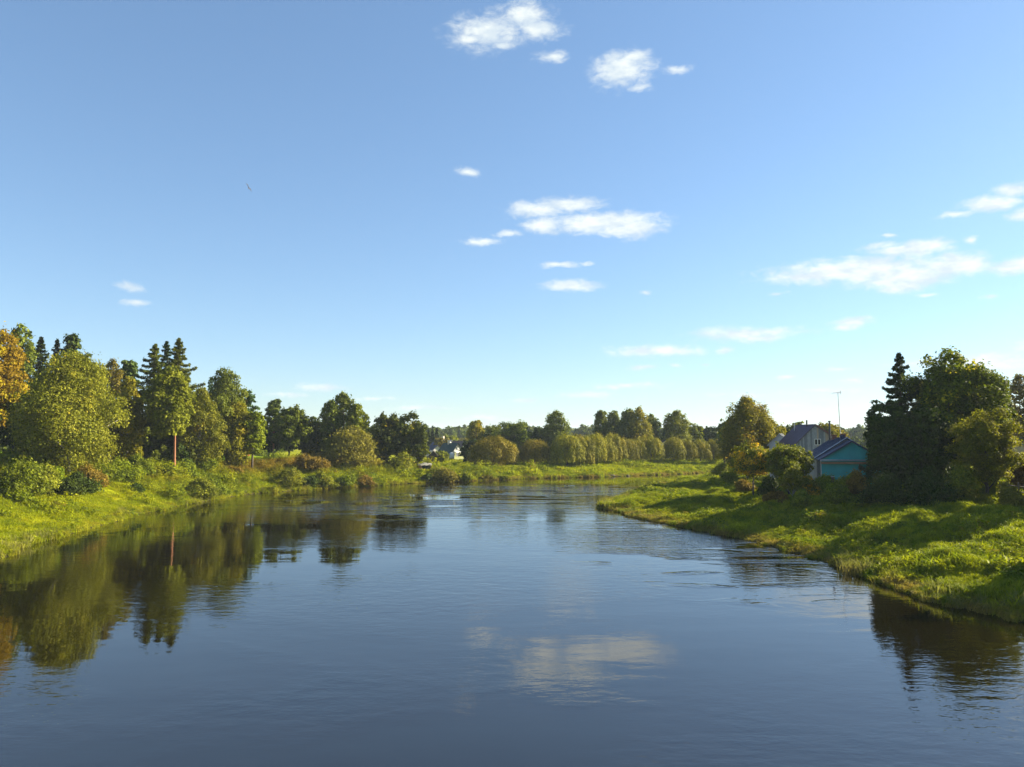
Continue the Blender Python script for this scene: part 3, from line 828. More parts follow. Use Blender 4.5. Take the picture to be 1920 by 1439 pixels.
tree('oak', 'oak_tree', 'right lobe tree with ragged leafy top beside the biggest oak', 1850, 692, 36, 82, 850, 'oakbig', 14000, .16, seed=84, group=TR, limbs=14)
tree('round', 'birch_tree', 'rusty golden small tree in front of the oak at the right', 1848, 772, 52, 71, 912, 'olivegold', 30000, .10, seed=85, group=TR, limbs=22, dens=1.3)
tree('shrub', 'lilac_bush', 'yellow green bush under the left side of the rusty golden tree', 1795, 855, 32, 70, 930, 'birch', 5000, .12, seed=86, cat='bush', trunk=False)
tree('poplar', 'birch_tree', 'tall greyish tree cut off by the right edge of the picture', 1915, 700, 24, 125, 862, 'brownbirch', 6500, .22, seed=87, group=TR)
tree('round', 'deciduous_tree', 'dim green tree behind the right edge shed', 1893, 770, 20, 140, 862, 'mid', 3500, .24, seed=88, group=TR)
tree('round', 'plum_tree', 'dark reddish tree at the right edge above the wooden fence', 1918, 858, 28, 73, 915, 'redshrub', 5000, .13, seed=89, group=TR)
# trees just outside the frame on the right, whose shade falls across the near bank
OUTL = ['tree beyond the right edge whose shade crosses the middle of the bank', 'tree beyond the right edge shading the right side of the bank', 'nearest tree beyond the right edge, shading the lowest corner of the bank', 'farthest tree beyond the right edge, standing past the fence']
for i, (X, Y, Hh, W) in enumerate(((49.5, 64, 13.5, 9.5), (42.5, 45.5, 9, 6), (50, 37, 9, 8), (60, 70, 13, 8))):
    rng = np.random.default_rng(900 + i)
    root = empty('deciduous_tree', (X, Y, gz(X, Y) - .05)); tag(root, OUTL[i], 'tree', 'trees outside the right edge')
    pf_ = envelope_puffs('round', W, Hh, Hh * .2, rng)
    link('crown', crown_from_puffs('crown', pf_, 4500, .28, rng), root, palmat('mid'))
    link('trunk', trunk_mesh('trunk', Hh, .22, pf_, rng), root, bark_m)

# --- bushes on the left bank
BL = [(12, 852, 48, 74, 930, 'shrub', 'light green bush at the left edge below the dark trees'),
      (40, 865, 40, 78, 925, 'birch', 'yellow green bush second from the left edge on the slope'),
      (82, 872, 30, 74, 928, 'olive', 'tall yellow green sapling thicket on the left slope'),
      (105, 868, 16, 73, 925, 'bright', 'narrow bright sapling standing against the thicket'),
      (128, 892, 26, 74, 930, 'darkshrub', 'dark green bush right of the sapling thicket'),
      (155, 880, 30, 82, 924, 'darkshrub', 'dark bush below the big round birch'),
      (172, 866, 28, 84, 918, 'redshrub', 'rusty brown bush below the big round birch'),
      (205, 862, 30, 86, 905, 'shrub', 'green bush right of the rusty brown one'),
      (238, 852, 32, 90, 903, 'bright', 'bright leafy mound bush at the top of the slope'),
      (264, 848, 26, 95, 895, 'shrub', 'leafy bush at the crest right of the bright mound'),
      (294, 872, 20, 90, 893, 'darkshrub', 'small dark low bush alone on the slope'),
      (300, 838, 22, 106, 872, 'mid', 'bush at the foot of the tallest conifers'),
      (336, 830, 22, 104, 874, 'darkshrub', 'dark bush around the foot of the orange pine trunk'),
      (360, 858, 26, 100, 897, 'shrub', 'olive bush downhill of the orange pine trunk'),
      (386, 850, 22, 104, 880, 'mid', 'round green bush at the left end of the lawn'),
      (372, 890, 30, 97, 932, 'birch', 'feathery pale willow bush on the lower slope'),
      (405, 893, 26, 102, 930, 'shrub', 'green willow bush near the water below the lawn'),
      (255, 905, 16, 84, 925, 'darkshrub', 'small grey green tussock bush in the bright meadow'),
      (545, 872, 26, 122, 912, 'birch', 'pale willow bush by the water below the brown mound'),
      (578, 886, 18, 122, 914, 'darkshrub', 'dark little bush at the waterline below the mound'),
      (612, 880, 20, 126, 912, 'birch', 'feathery bush at the waterline right of the dark little one'),
      (645, 884, 18, 128, 910, 'shrub', 'green bush at the waterline below the grey brown willow'),
      (680, 890, 16, 131, 912, 'redshrub', 'brownish bush at the waterline before the bare slope'),
      (590, 850, 34, 134, 878, 'redshrub', 'low brown thicket on top of the mound'),
      (440, 872, 14, 112, 888, 'redshrub', 'small reddish bush on the slope below the lawn'),
      (798, 887, 10, 146, 906, 'darkshrub', 'dark bush by the water left of the grey bush near the shed'),
      (832, 874, 24, 148, 904, 'brownbirch', 'grey brown willow bush by the water below the cottage'),
      (870, 886, 20, 150, 903, 'olive', 'olive bush by the water below the dark shaded tree'),
      (908, 890, 16, 152, 902, 'brownbirch', 'low brownish bush at the waterline below the first willow'),
      (940, 892, 14, 154, 901, 'shrub', 'low dark bush at the waterline right of the brownish one'),
      (490, 840, 16, 134, 856, 'bright', 'small bright bush at the back of the lawn'),
      (25, 900, 26, 69, 945, 'bright', 'low bright bush at the left edge of the meadow')]
for i, (cx, tp, hw, Y, cb, pal, lab) in enumerate(BL):
    Y = ground_hit(cx, cb)
    tree('shrub', 'bush', lab, cx, tp, hw, Y, cb + 10, pal, int(2000 + hw * 110), .07 + Y * .0006, seed=200 + i, cat='bush', trunk=False, group='bushes on the left bank', rough=.7, dens=1.2)
# --- bushes on the right bank
BR = [(1350, 862, 20, 150, 900, 'birch', 'pale round bush at the far tip of the right bank'),
      (1375, 872, 18, 112, 905, 'bright', 'bright green bush left of the small dark tree'),
      (1442, 888, 24, 84, 925, 'darkshrub', 'dark bush below the small orange topped tree'),
      (1520, 888, 22, 80, 926, 'yellowshrub', 'yellowish bush in front of the plank side wall'),
      (1552, 884, 26, 80, 918, 'shrub', 'green bush in front of the teal house'),
      (1590, 882, 26, 79, 914, 'olive', 'olive bush under the teal wall at its right'),
      (1612, 880, 22, 77, 916, 'redshrub', 'brownish bush beside the black shaded tree'),
      (1500, 915, 18, 76, 940, 'olive', 'low weedy bush in front of the thin young tree'),
      (1455, 920, 24, 78, 940, 'redshrub', 'dry brownish weeds bush at the shade edge'),
      (1400, 895, 18, 96, 915, 'redshrub', 'low dry bush left of the dark bush on the point'),
      (1560, 905, 26, 74, 932, 'shrub', 'nettle-like bush below the teal house'),
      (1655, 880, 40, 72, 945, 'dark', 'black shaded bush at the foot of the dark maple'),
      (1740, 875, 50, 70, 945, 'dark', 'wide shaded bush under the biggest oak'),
      (1905, 900, 20, 66, 940, 'brownbirch', 'dry bush in front of the wooden fence')]
for i, (cx, tp, hw, Y, cb, pal, lab) in enumerate(BR):
    Y = min(ground_hit(cx, cb), Y)
    tree('shrub', 'bush', lab, cx, tp, hw, Y, cb + 10, pal, int(2500 + hw * 130), .07 + Y * .0004, seed=300 + i, cat='bush', trunk=False, group='bushes on the right bank', rough=.7, dens=1.2)

# ------------------------------------------------------------------ houses
def rotp(root_loc, rz): return empty('house', root_loc, rz)

glass_m = plain('window_glass', (.015, .018, .022), .08, .2, 3)
white_m = plain('white_paint', (.55, .55, .52), .6, .08, 3)
cream_m = plain('cream_wall', (.70, .58, .42), .8, .1, 3)

def gable_house(name, label, loc, rz, hw, L, eave, ridge, wall, roof, ov=.3, th=.12, cat='house', wallname='wall', win=None, frame=None, chim=None, hwl=None, eavel=None, gable_m=None):
    """gable faces -Y; ridge runs along +Y; hw half width, L length"""
    root = empty(name, loc, rz); tag(root, label, cat)
    hl = hwl or hw; el_ = eavel if eavel is not None else eave
    w = MB().prism([(-hl, -.6), (hw, -.6), (hw, eave), (0, ridge), (-hl, el_)], 0, L)
    w.build('wall', wall, root)
    if gable_m: MB().prism([(-hl, el_), (hw, eave), (0, ridge - .02)], -.03, -.004).build('gable', gable_m, root)
    for s, hx, e in ((1, hw, eave), (-1, hl, el_)):
        sl_ = (ridge - e) / hx
        a = (0, ridge + .02); bq = (s * (hx + ov), e - sl_ * ov + .02)
        poly = [a, (a[0], a[1] + th), (bq[0], bq[1] + th), bq]
        if s > 0: poly = poly[::-1]
        if s < 0: poly = [(a[0] - .003, a[1]), bq, (bq[0], bq[1] + th), (a[0] - .003, a[1] + th)][::-1]
        r = MB().prism(poly, -ov, L + ov).build('roof', roof, root)
        nrib = int((L + 2 * ov) / .55)
        rb = MB()
        for k in range(nrib + 1):
            yy = -ov + .03 + k * (L + 2 * ov - .09) / nrib
            p0 = (s * .02, ridge + .02 + th); p1 = (s * (hx + ov), e - sl_ * ov + .02 + th)
            pl = [(p0[0], p0[1] - .01), (p1[0], p1[1] - .01), (p1[0], p1[1] + .035), (p0[0], p0[1] + .035)]
            rb.prism(pl if s > 0 else pl[::-1], yy, yy + .03)
        rb.build('roof_seams', roof, r)
    for (x, z, ww, hh, face) in (win or []):
        fr = MB(); gl = MB()
        if face == 'f':
            fr.box(x - ww / 2 - .08, -.08, z - .08, x + ww / 2 + .08, -.035, z); fr.box(x - ww / 2 - .08, -.08, z + hh, x + ww / 2 + .08, -.035, z + hh + .08)
            fr.box(x - ww / 2 - .08, -.08, z + .001, x - ww / 2, -.035, z + hh - .001); fr.box(x + ww / 2, -.08, z + .001, x + ww / 2 + .08, -.035, z + hh - .001)
            fr.box(x - .05, -.08, z + .001, x + .05, -.035, z + hh - .001)
            f = fr.build('window', frame or white_m, root)
            MB().box(x - ww / 2, -.05, z, x - .05, -.04, z + hh).build('pane', glass_m, f)
            MB().box(x + .05, -.05, z, x + ww / 2, -.04, z + hh).build('pane', glass_m, f)
        else:
            xs = -hl
            fr.box(xs - .08, x - ww / 2 - .08, z - .08, xs - .01, x + ww / 2 + .08, z); fr.box(xs - .08, x - ww / 2 - .08, z + hh, xs - .01, x + ww / 2 + .08, z + hh + .08)
            fr.box(xs - .08, x - ww / 2 - .08, z + .001, xs - .01, x - ww / 2, z + hh - .001); fr.box(xs - .08, x + ww / 2, z + .001, xs - .01, x + ww / 2 + .08, z + hh - .001)
            f = fr.build('window', frame or white_m, root)
            MB().box(xs - .03, x - ww / 2, z, xs - .02, x + ww / 2, z + hh).build('pane', glass_m, f)
    for (x, y, z0, z1, s, cm) in (chim or []):
        c = MB().box(x - s, y - s, z0, x + s, y + s, z1)
        c.box(x - s * 1.25, y - s * 1.25, z1 + .002, x + s * 1.25, y + s * 1.25, z1 + .08)
        c.build('chimney', cm, root)
    return root

# teal house on the right bank
TY = 86.0
tp0 = at(1597, 850, TY)
tz = gz(tp0.x, TY) - .1
tan_r = -math.atan2(2.2, 10.0)
teal_m = plain('teal_paint', (.032, .34, .34), .7, .12, 8, stretch=(1, 1, 6))
navy_m = plain('navy_metal_roof', (.035, .050, .110), .45, .2, 3, metallic=.3)
ez = at(1550, 862, TY).z - tz
rz_ = at(1597, 829, TY).z - tz
brick_m = plain('chimney_brick', (.20, .085, .055), .9, .25, 9)
teal = gable_house('house', 'teal wooden house with navy metal roof beside the black shaded tree', (tp0.x, TY, tz), tan_r, 3.3, 2.6, ez, rz_, teal_m, navy_m, ov=.28)
teal['category'] = 'house'
# taller back part of the same house
zb = MB().prism([(-3.3, -.6), (3.3, -.6), (3.3, ez + .1), (0, rz_ + .3), (-3.3, ez + .1)], 2.604, 10.5).build('back_wall', plain('pale_plank_wall', (.34, .36, .36), .85, .25, 6, stretch=(1, 8, .5)), teal)
for s in (1, -1):
    sl_ = (rz_ + .2 - ez) / 3.3
    p0 = (s * .002, rz_ + .32); p1 = (s * 3.62, ez + .12 - sl_ * .32)
    poly = [p0, p1, (p1[0], p1[1] + .13), (p0[0], p0[1] + .13)]
    r = MB().prism(poly if s > 0 else poly[::-1], 2.3, 10.9).build('roof', navy_m, teal)
    rb = MB()
    for k in range(16):
        yy = 2.35 + k * .55
        pl = [(p0[0] + s * .02, p0[1] + .12), (p1[0], p1[1] + .12), (p1[0], p1[1] + .17), (p0[0] + s * .02, p0[1] + .17)]
        rb.prism(pl if s > 0 else pl[::-1], yy, yy + .03)
    rb.build('roof_seams', navy_m, r)
    # bright metal edging where the two roofs meet
    edge_m = plain('pale_metal_trim', (.45, .50, .60), .35, .1, 4, metallic=.4)
    pe_ = [(p0[0], p0[1] + .132), (p1[0], p1[1] + .132), (p1[0], p1[1] + .23), (p0[0], p0[1] + .23)]
    MB().prism(pe_ if s > 0 else pe_[::-1], 2.22, 2.34).build('roof_trim', edge_m, teal)
    q0 = (0, rz_ + .12); q1 = (s * 3.62, ez - (rz_ - ez) / 3.3 * .32 + .12)
    pe_ = [(s * .003, q0[1] - .14), (q1[0], q1[1] - .14), (q1[0], q1[1] + .05), (s * .003, q0[1] + .05)]
    MB().prism(pe_ if s > 0 else pe_[::-1], -.36, -.285).build('barge_board', navy_m, teal)
MB().box(-3.45, -.42, ez - .12, 3.45, -.03, ez - .02).build('cornice', edge_m, teal)
MB().box(-3.30, -.34, ez - .52, 3.45, -.05, ez - .26).build('beam', plain('raw_brown_plank', (.26, .17, .10), .85, .2, 5, stretch=(.4, 3, 3)), teal)
# horizontal siding boards of the lower wall, vertical boards of the gable, side planks
for k in range(11):
    z0 = -.1 + k * .23
    if z0 + .2 > ez - .55: break
    MB().box(-3.26, -.045, z0, 3.28, -.003, z0 + .215).build('board', teal_m, teal)
for k in range(7):
    z0 = ez + .02 + k * .26
    hx = 3.3 * (rz_ - z0 - .24) / (rz_ - ez)
    if hx > .25: MB().box(-hx, -.04, z0, hx, -.003, z0 + .245).build('board', teal_m, teal)
pk_m = plain('silvery_plank', (.36, .38, .42), .85, .3, 5, stretch=(6, 6, .5))
me_pl = None
for k in range(12):
    y0 = .06 + k * .21
    if y0 > 2.4: break
    MB().box(-3.36, y0, -.2, -3.303, y0 + .16, ez - .1).build('plank', pk_m if k % 2 else bark_m, teal)
MB().box(-3.36, -.07, -.3, -3.27, .04, ez - .12).build('corner_board', white_m, teal)
MB().box(.2, -.10, ez + .1, 1.1, -.045, ez + .75).build('attic_hatch', teal_m, teal)
for (x, y, h_, s) in ((-.35, 3.2, .75, .22), (.15, 5.2, .95, .26), (-.2, 8.6, .8, .25)):
    MB().box(x - s, y - s, rz_ - .3, x + s, y + s, rz_ + h_ * .9).box(x - s * 1.2, y - s * 1.2, rz_ + h_ * .9 + .002, x + s * 1.2, y + s * 1.2, rz_ + h_ * .9 + .1).build('chimney', brick_m if s > .24 else navy_m, teal)
st = MB().tube([(-.6, 9.2, rz_ - .5), (-.6, 9.2, rz_ + 2.4)], [.13, .10], 8).tube([(-.6, 9.2, rz_ + 2.4), (-.6, 9.2, rz_ + 2.55)], [.16, .16], 8).build('stove_pipe', plain('sooty_pipe', (.03, .03, .035), .5, .2, 4), teal)
for k in range(2):
    pass

# antenna mast
AY = 98.0
ap = at(1579, 812, AY); at_ = at(1571, 736, AY)
mast_m = plain('galvanised_pole', (.42, .42, .42), .5, .1, 3, metallic=.5)
ant = empty('antenna_mast', (ap.x, AY, gz(ap.x, AY) - .1)); tag(ant, 'tall thin television antenna mast behind the teal house', 'antenna')
hz = at_.z - ant.location.z; lx = at_.x - ap.x
MB().tube([(0, 0, 0), (lx * .6, 0, hz * .6), (lx, 0, hz)], [.06, .05, .035], 6).build('pole', mast_m, ant)
a_ = MB().tube([(lx - .75, -.1, hz - .12), (lx + .35, .1, hz - .02)], [.03, .03], 5)
for k in range(6):
    t = k / 5; x = lx - .7 + t * 1.0
    a_.tube([(x, -.35 + .0 * t, hz - .11 + .09 * t), (x, .35, hz - .11 + .09 * t)], [.018, .018], 4)
a_.tube([(lx + .32, 0, hz - .28), (lx + .32, 0, hz + .22)], [.03, .03], 5)
a_.build('aerial', mast_m, ant)

# grey plank barn
BY = 106.0
bp0 = at(1529, 830, BY); bz = gz(bp0.x, BY) - .1
bE = at(1558, 819, BY).z - bz; bR = at(1529, 797.5, BY).z - bz; bEl = at(1496, 832, BY).z - bz
purple_m = plain('purple_brown_roof', (.062, .042, .078), .55, .2, 3)
greyw_m = plain('weathered_wall', (.14, .15, .15), .9, .3, 5, stretch=(6, 6, .5))
barn = gable_house('barn', 'tall grey plank barn with purple brown roof behind the teal house', (bp0.x, BY, bz), -.09, 2.35, 9.0, bE, bR, greyw_m, purple_m, ov=.22, cat='barn',
                   win=[(.28, at(1532, 834, BY).z - bz, .72, .72, 'f')], hwl=2.6, eavel=bEl)
pm = [plain('grey_plank', (.26, .28, .29), .9, .3, 6, stretch=(6, 6, .5)), plain('brown_grey_plank', (.33, .27, .20), .9, .3, 6, stretch=(6, 6, .5)), plain('dark_plank', (.15, .17, .19), .9, .3, 6, stretch=(6, 6, .5))]
rr_ = random.Random(3)
x = -2.58
while x < 2.3:
    w_ = rr_.uniform(.19, .25)
    zt = bR - abs(x + w_ / 2) * ((bR - bE) / 2.35 if x > 0 else (bR - bEl) / 2.6) - .12
    MB().box(x, -.032, -.3, x + w_ - .025, -.003, zt).build('plank', pm[rr_.choice([0, 0, 1, 2])] if x < 1.2 else pm[rr_.choice([1, 1, 0])], barn)
    x += w_
MB().tube([(-.25, 3.0, bR - .3), (-.25, 3.0, bR + .75)], [.11, .11], 8).build('stove_pipe', bark_m, barn)
MB().tube([(-.9, 7.0, bR - 1.2), (-.9, 7.0, bR + .35)], [.08, .08], 8).build('vent_pipe', mast_m, barn)
s1 = 1
MB().prism([(.05, bR - .02), (2.55, bE - .22), (2.55, bE - .08), (.05, bR + .12)], -.27, -.225).build('barge_board', plain('red_brown_trim', (.22, .075, .045), .8, .2, 4), barn)

def small_house(name, label, cx, Y, rz, hw, L, e_py, r_py, wall, roof, cat='house', **k):
    p = at(cx, r_py, Y); z = gz(p.x, Y) - .1
    return gable_house(name, label, (p.x, Y, z), rz, hw, L, at(cx, e_py, Y).z - z, at(cx, r_py, Y).z - z, wall, roof, ov=.3, cat=cat, **k)

greenroof_m = plain('dark_green_roof', (.030, .060, .045), .7, .2, 2)
brownroof_m = plain('brown_roof', (.13, .085, .070), .8, .2, 2)
palegreen_m = plain('pale_green_wall', (.42, .60, .38), .8, .1, 2)
small_house('cottage', 'dark green roofed cottage with white gable across the river', 858, 202, R(48), 2.3, 5.2, 849, 832, plain('yellow_green_wall', (.30, .32, .12), .8, .1, 2), greenroof_m, gable_m=white_m, win=[(0, 1.2, .8, .8, 'f'), (1.6, .9, .7, .7, 's'), (3.6, .9, .7, .7, 's')], chim=[(-.2, 3.2, 2.0, 5.3, .22, cream_m)])
small_house('cottage', 'pale green gabled cottage with brown roof right of the green roofed one', 874, 222, R(42), 2.6, 6.0, 846, 828, palegreen_m, brownroof_m, win=[(0, 1.6, .8, .8, 'f')])
small_house('cottage', 'blue roofed house top showing above the green roofed cottage', 845, 245, R(60), 2.4, 6.0, 836, 826, white_m, plain('slate_blue_roof', (.075, .075, .13), .6, .2, 2), chim=[(0, 3, 3.0, 6.0, .3, cream_m)])
small_house('cottage', 'small dark roofed house left of the green roofed cottage', 820, 215, R(35), 1.8, 4.0, 846, 836, white_m, plain('dark_blue_roof', (.03, .035, .06), .6, .2, 2))
small_house('shed', 'little timber shed with pale roof edges above the red-sided box', 812, 172, R(20), .9, 2.0, 853, 846, bark_m, cream_m, cat='shed')
small_house('house', 'cream walled house between the two willow rows', 1248, 205, R(-5), 2.6, 6.0, 842, 826, cream_m, plain('grey_slate_roof', (.05, .055, .07), .7, .2, 2), win=[(-.9, 1.3, .6, .7, 'f'), (.9, 1.3, .6, .7, 'f')])
small_house('house', 'pale wall with dark pane glimpsed left of the long willow row', 1041, 198, R(10), 1.6, 5.0, 858, 848, white_m, greyw_m, win=[(0, .9, .9, .7, 'f')])
small_house('shed', 'pale grey roofed shed at the left foot of the barn', 1462, 118, R(-25), 1.6, 4.0, 834, 815, pk_m, plain('pale_grey_roof', (.32, .32, .30), .8, .2, 2), cat='shed')
small_house('shed', 'grey roofed shed at the right edge behind the rusty golden tree', 1912, 110, R(-30), 2.6, 6.0, 850, 832, plain('beige_wall', (.35, .28, .18), .85, .15, 2), plain('grey_roof', (.16, .17, .18), .8, .2, 2), cat='shed')

# low box with reddish side near the water (dark front, pale crumpled cover)
QY = 152.0; Q = at(799, 878, QY); qz = gz(Q.x, QY) - .05
bx = empty('storage_box', (Q.x, QY, qz), R(28)); tag(bx, 'low reddish brick box with black opening and pale cover on the far shore', 'storage box')
redm = plain('pinkish_brick', (.36, .16, .12), .9, .15, 8)
MB().box(-1.1, 0, 0, -.98, 1.3, 1.25).box(.98, 0, 0, 1.1, 1.3, 1.25).box(-.978, 1.18, 0, .978, 1.3, 1.25).build('walls', redm, bx)
MB().box(-.97, .08, .02, .97, .14, 1.22).build('dark_front', plain('opening_shade', (.012, .012, .014), .8, .2, 4), bx)  # near-black sheet standing in for the shade inside the box opening
me_c = MB()
for k in range(7):
    me_c.box(-1.2 + k * .34, -.15, 1.252 + (k % 3) * .05, -1.2 + k * .34 + .335, 1.45, 1.50 + ((k * 5) % 4) * .09)
me_c.build('cover', plain('pale_canvas', (.62, .56, .46), .8, .15, 6), bx)
# white round tank beside the cottage
Q = at(847, 857, 190); tk = empty('water_tank', (Q.x, 190, gz(Q.x, 190))); tk.scale = (.66, .66, .8); tag(tk, 'white rounded tank at the wall of the green roofed cottage', 'tank')
prof = [(.0, 0), (.95, 0), (1.0, .7), (.95, 1.35), (.6, 1.8), (0.0, 1.95)]
V, Fc = [], []
for (r_, z_) in prof:
    for k in range(14): V.append((r_ * math.cos(k * 2 * math.pi / 14), r_ * math.sin(k * 2 * math.pi / 14), z_ + 1.0))
for i in range(len(prof) - 1):
    for k in range(14): Fc.append((i * 14 + k, i * 14 + (k + 1) % 14, (i + 1) * 14 + (k + 1) % 14, (i + 1) * 14 + k))
link('tank_body', mesh_from('tank_body', V, Fc, True), tk, white_m)
MB().box(-.8, -.8, -.3, .8, .8, .998).build('stand', greyw_m, tk)

# reddish post on the lawn, dark pole before the teal house
Q = at(466, 853, 138); po = empty('post', (Q.x, 138, gz(Q.x, 138))); tag(po, 'small orange red post at the back of the lawn', 'post')
MB().tube([(0, 0, -.2), (0, 0, .85)], [.16, .15], 8).build('shaft', plain('orange_paint', (.55, .10, .03), .7, .1, 4), po)
MB().tube([(0, 0, .85), (0, 0, .98)], [.19, .05], 8).build('cap', plain('dull_red_cap', (.30, .06, .03), .7, .1, 4), po)
Q = at(1561, 892, 79); po = empty('garden_post', (Q.x, 79, gz(Q.x, 79))); tag(po, 'dark garden post standing before the teal wall', 'post')
MB().box(-.10, -.10, -.3, .10, .10, 1.75).build('shaft', bark_m, po)
MB().box(-.14, -.14, 1.752, .14, .14, 1.80).build('cap', pk_m, po)

# wooden fence at the right edge
f0 = at(1876, 920, 70); fe = empty('wooden_fence', (f0.x, 70, gz(f0.x, 70))); tag(fe, 'weathered wooden fence at the right edge behind the grassy shade', 'fence')
fm = plain('fence_wood', (.17, .14, .10), .9, .3, 6, stretch=(5, 5, .6))
for k in range(9):
    x = k * .75; y = -k * .12; z = gz(f0.x + x, 70 + y) - fe.location.z
    MB().box(x - .05, y - .05, z - .3, x + .05, y + .05, z + 1.2 + (k * 7 % 3) * .06).build('post', fm, fe)
    if k < 8:
        z2 = gz(f0.x + x + .75, 70 + y - .12) - fe.location.z
        for hh in (.45, .95):
            MB().tube([(x + .05, y - .07, z + hh), (x + .70, y - .19, z2 + hh)], [.04, .04], 5).build('rail', fm, fe)

# bird in flight
Bp = at(466, 352, 62)
bird = empty('bird', Bp, R(25)); bird.rotation_euler = (R(55), R(40), R(65)); tag(bird, 'small dark bird flying high at the left of the sky', 'bird')
bird_m = plain('dark_feather', (.03, .028, .03), .7, .2, 20)
V, Fc = [], []
for i, (y_, r_) in enumerate(((-.20, .008), (-.15, .035), (-.06, .048), (.05, .040), (.12, .026), (.17, .030), (.205, .018), (.235, .004))):
    for k in range(8): V.append((r_ * math.cos(k * math.pi / 4), y_, r_ * .85 * math.sin(k * math.pi / 4)))
for i in range(7):
    for k in range(8): Fc.append((i * 8 + k, i * 8 + (k + 1) % 8, (i + 1) * 8 + (k + 1) % 8, (i + 1) * 8 + k))
link('body', mesh_from('body', V, Fc, True), bird, bird_m)
for s in (1, -1):
    V = [(s * .03, .07, .01), (s * .17, .09, .08), (s * .34, .00, .05), (s * .42, -.09, .00), (s * .30, -.07, .04), (s * .16, -.05, .06), (s * .03, -.07, .01)]
    n = len(V); V2 = [Vector(v) + Vector((0, 0, -.010)) for v in V]
    Fc = [tuple(range(n)), tuple(range(n, 2 * n))[::-1]] + [(i, i + n, (i + 1) % n + n, (i + 1) % n) for i in range(n)]
    link('wing', mesh_from('wing', V + V2, Fc), bird, bird_m)
V = [(-.02, -.16, .006), (.02, -.16, .006), (.07, -.33, .0), (0, -.30, .0), (-.07, -.33, .0)]
V2 = [(a, b_, c_ - .01) for a, b_, c_ in V]
link('tail', mesh_from('tail', V + V2, [(0, 1, 2, 3, 4), (9, 8, 7, 6, 5)] + [(i, i + 5, (i + 1) % 5 + 5, (i + 1) % 5) for i in range(5)]), bird, bird_m)

# rocks and dark snags at the water's edge
rock_m = plain('pale_rock', (.45, .42, .36), .9, .2, 3)
drock_m = plain('dark_rock', (.11, .085, .055), .9, .3, 3)
def rock(label, cx, Y, r, m, seed, cat='rock'):
    X = (cx - 960) / F * Y
    yy = Y
    while gz(X, yy) < .02: yy += .3
    rng = np.random.default_rng(seed)
    V, Fc = [], []
    for i in range(5):
        ph = math.pi * (i + .5) / 5
        for k in range(8):
            q = r * rng.uniform(.8, 1.15)
            V.append((q * math.sin(ph) * math.cos(k * math.pi / 4) * 1.3, q * math.sin(ph) * math.sin(k * math.pi / 4), q * math.cos(ph) * .7))
    for i in range(4):
        for k in range(8): Fc.append((i * 8 + k, (i + 1) * 8 + k, (i + 1) * 8 + (k + 1) % 8, i * 8 + (k + 1) % 8))
    Fc.append(tuple(range(8))); Fc.append(tuple(range(32, 40))[::-1])
    o = link('rock', mesh_from('rock', V, Fc), None, m); o.location = (X, yy + r * .3, gz(X, yy) + r * .3)
    tag(o, label, cat)
rock('pale rock at the waterline left of the grey brown willow bush', 797, 143, .55, rock_m, 1)
rock('dark rock at the waterline below the long willow row', 1148, 163, .42, drock_m, 2)
rock('dark rock at the waterline below the gap between willow rows', 1226, 168, .4, drock_m, 3)
rock('small dark rock at the waterline between the other two on the far bank', 1176, 165, .28, drock_m, 4)

# ------------------------------------------------------------------ grass and weeds (instanced)
def blades(name, n, hgt, spread, width, rng, lean=.5, seg=2):
    v = []
    for i in range(n):
        a = rng.random() * 6.28; r0_ = spread * math.sqrt(rng.random()); bx_, by_ = r0_ * math.cos(a), r0_ * math.sin(a)
        h_ = hgt * rng.uniform(.55, 1.1); d = rng.random() * 6.28; ln = h_ * lean * rng.random()
        wd = rng.random() * 6.28; wx_, wy_ = math.cos(wd) * width / 2, math.sin(wd) * width / 2
        mx, my = bx_ + math.cos(d) * ln * .35, by_ + math.sin(d) * ln * .35
        ex, ey = bx_ + math.cos(d) * ln, by_ + math.sin(d) * ln
        v += [(bx_ - wx_, by_ - wy_, -.05), (bx_ + wx_, by_ + wy_, -.05), (mx + wx_ * .8, my + wy_ * .8, h_ * .6), (mx - wx_ * .8, my - wy_ * .8, h_ * .6)]
        v += [(mx - wx_ * .8, my - wy_ * .8, h_ * .6), (mx + wx_ * .8, my + wy_ * .8, h_ * .6), (ex + wx_ * .1, ey + wy_ * .1, h_ * (1 - .2 * lean)), (ex - wx_ * .1, ey - wy_ * .1, h_ * (1 - .2 * lean))]
    v = np.array(v)
    return quads_mesh(name, v, n * 2, {'leaf_tone': np.repeat(rng.random(n), 8)})

def weed(name, n, r, h_, leaf, rng):
    c = np.stack([rng.normal(size=n) * r * .45, rng.normal(size=n) * r * .45, h_ * rng.random(n) ** .8], -1)
    nr = rng.normal(size=(n, 3)) * .6 + np.array([0, 0, .8]) + c * .5
    return leaf_mesh(name, c, nr, leaf * rng.uniform(.6, 1.3, n), .5, None, rng)

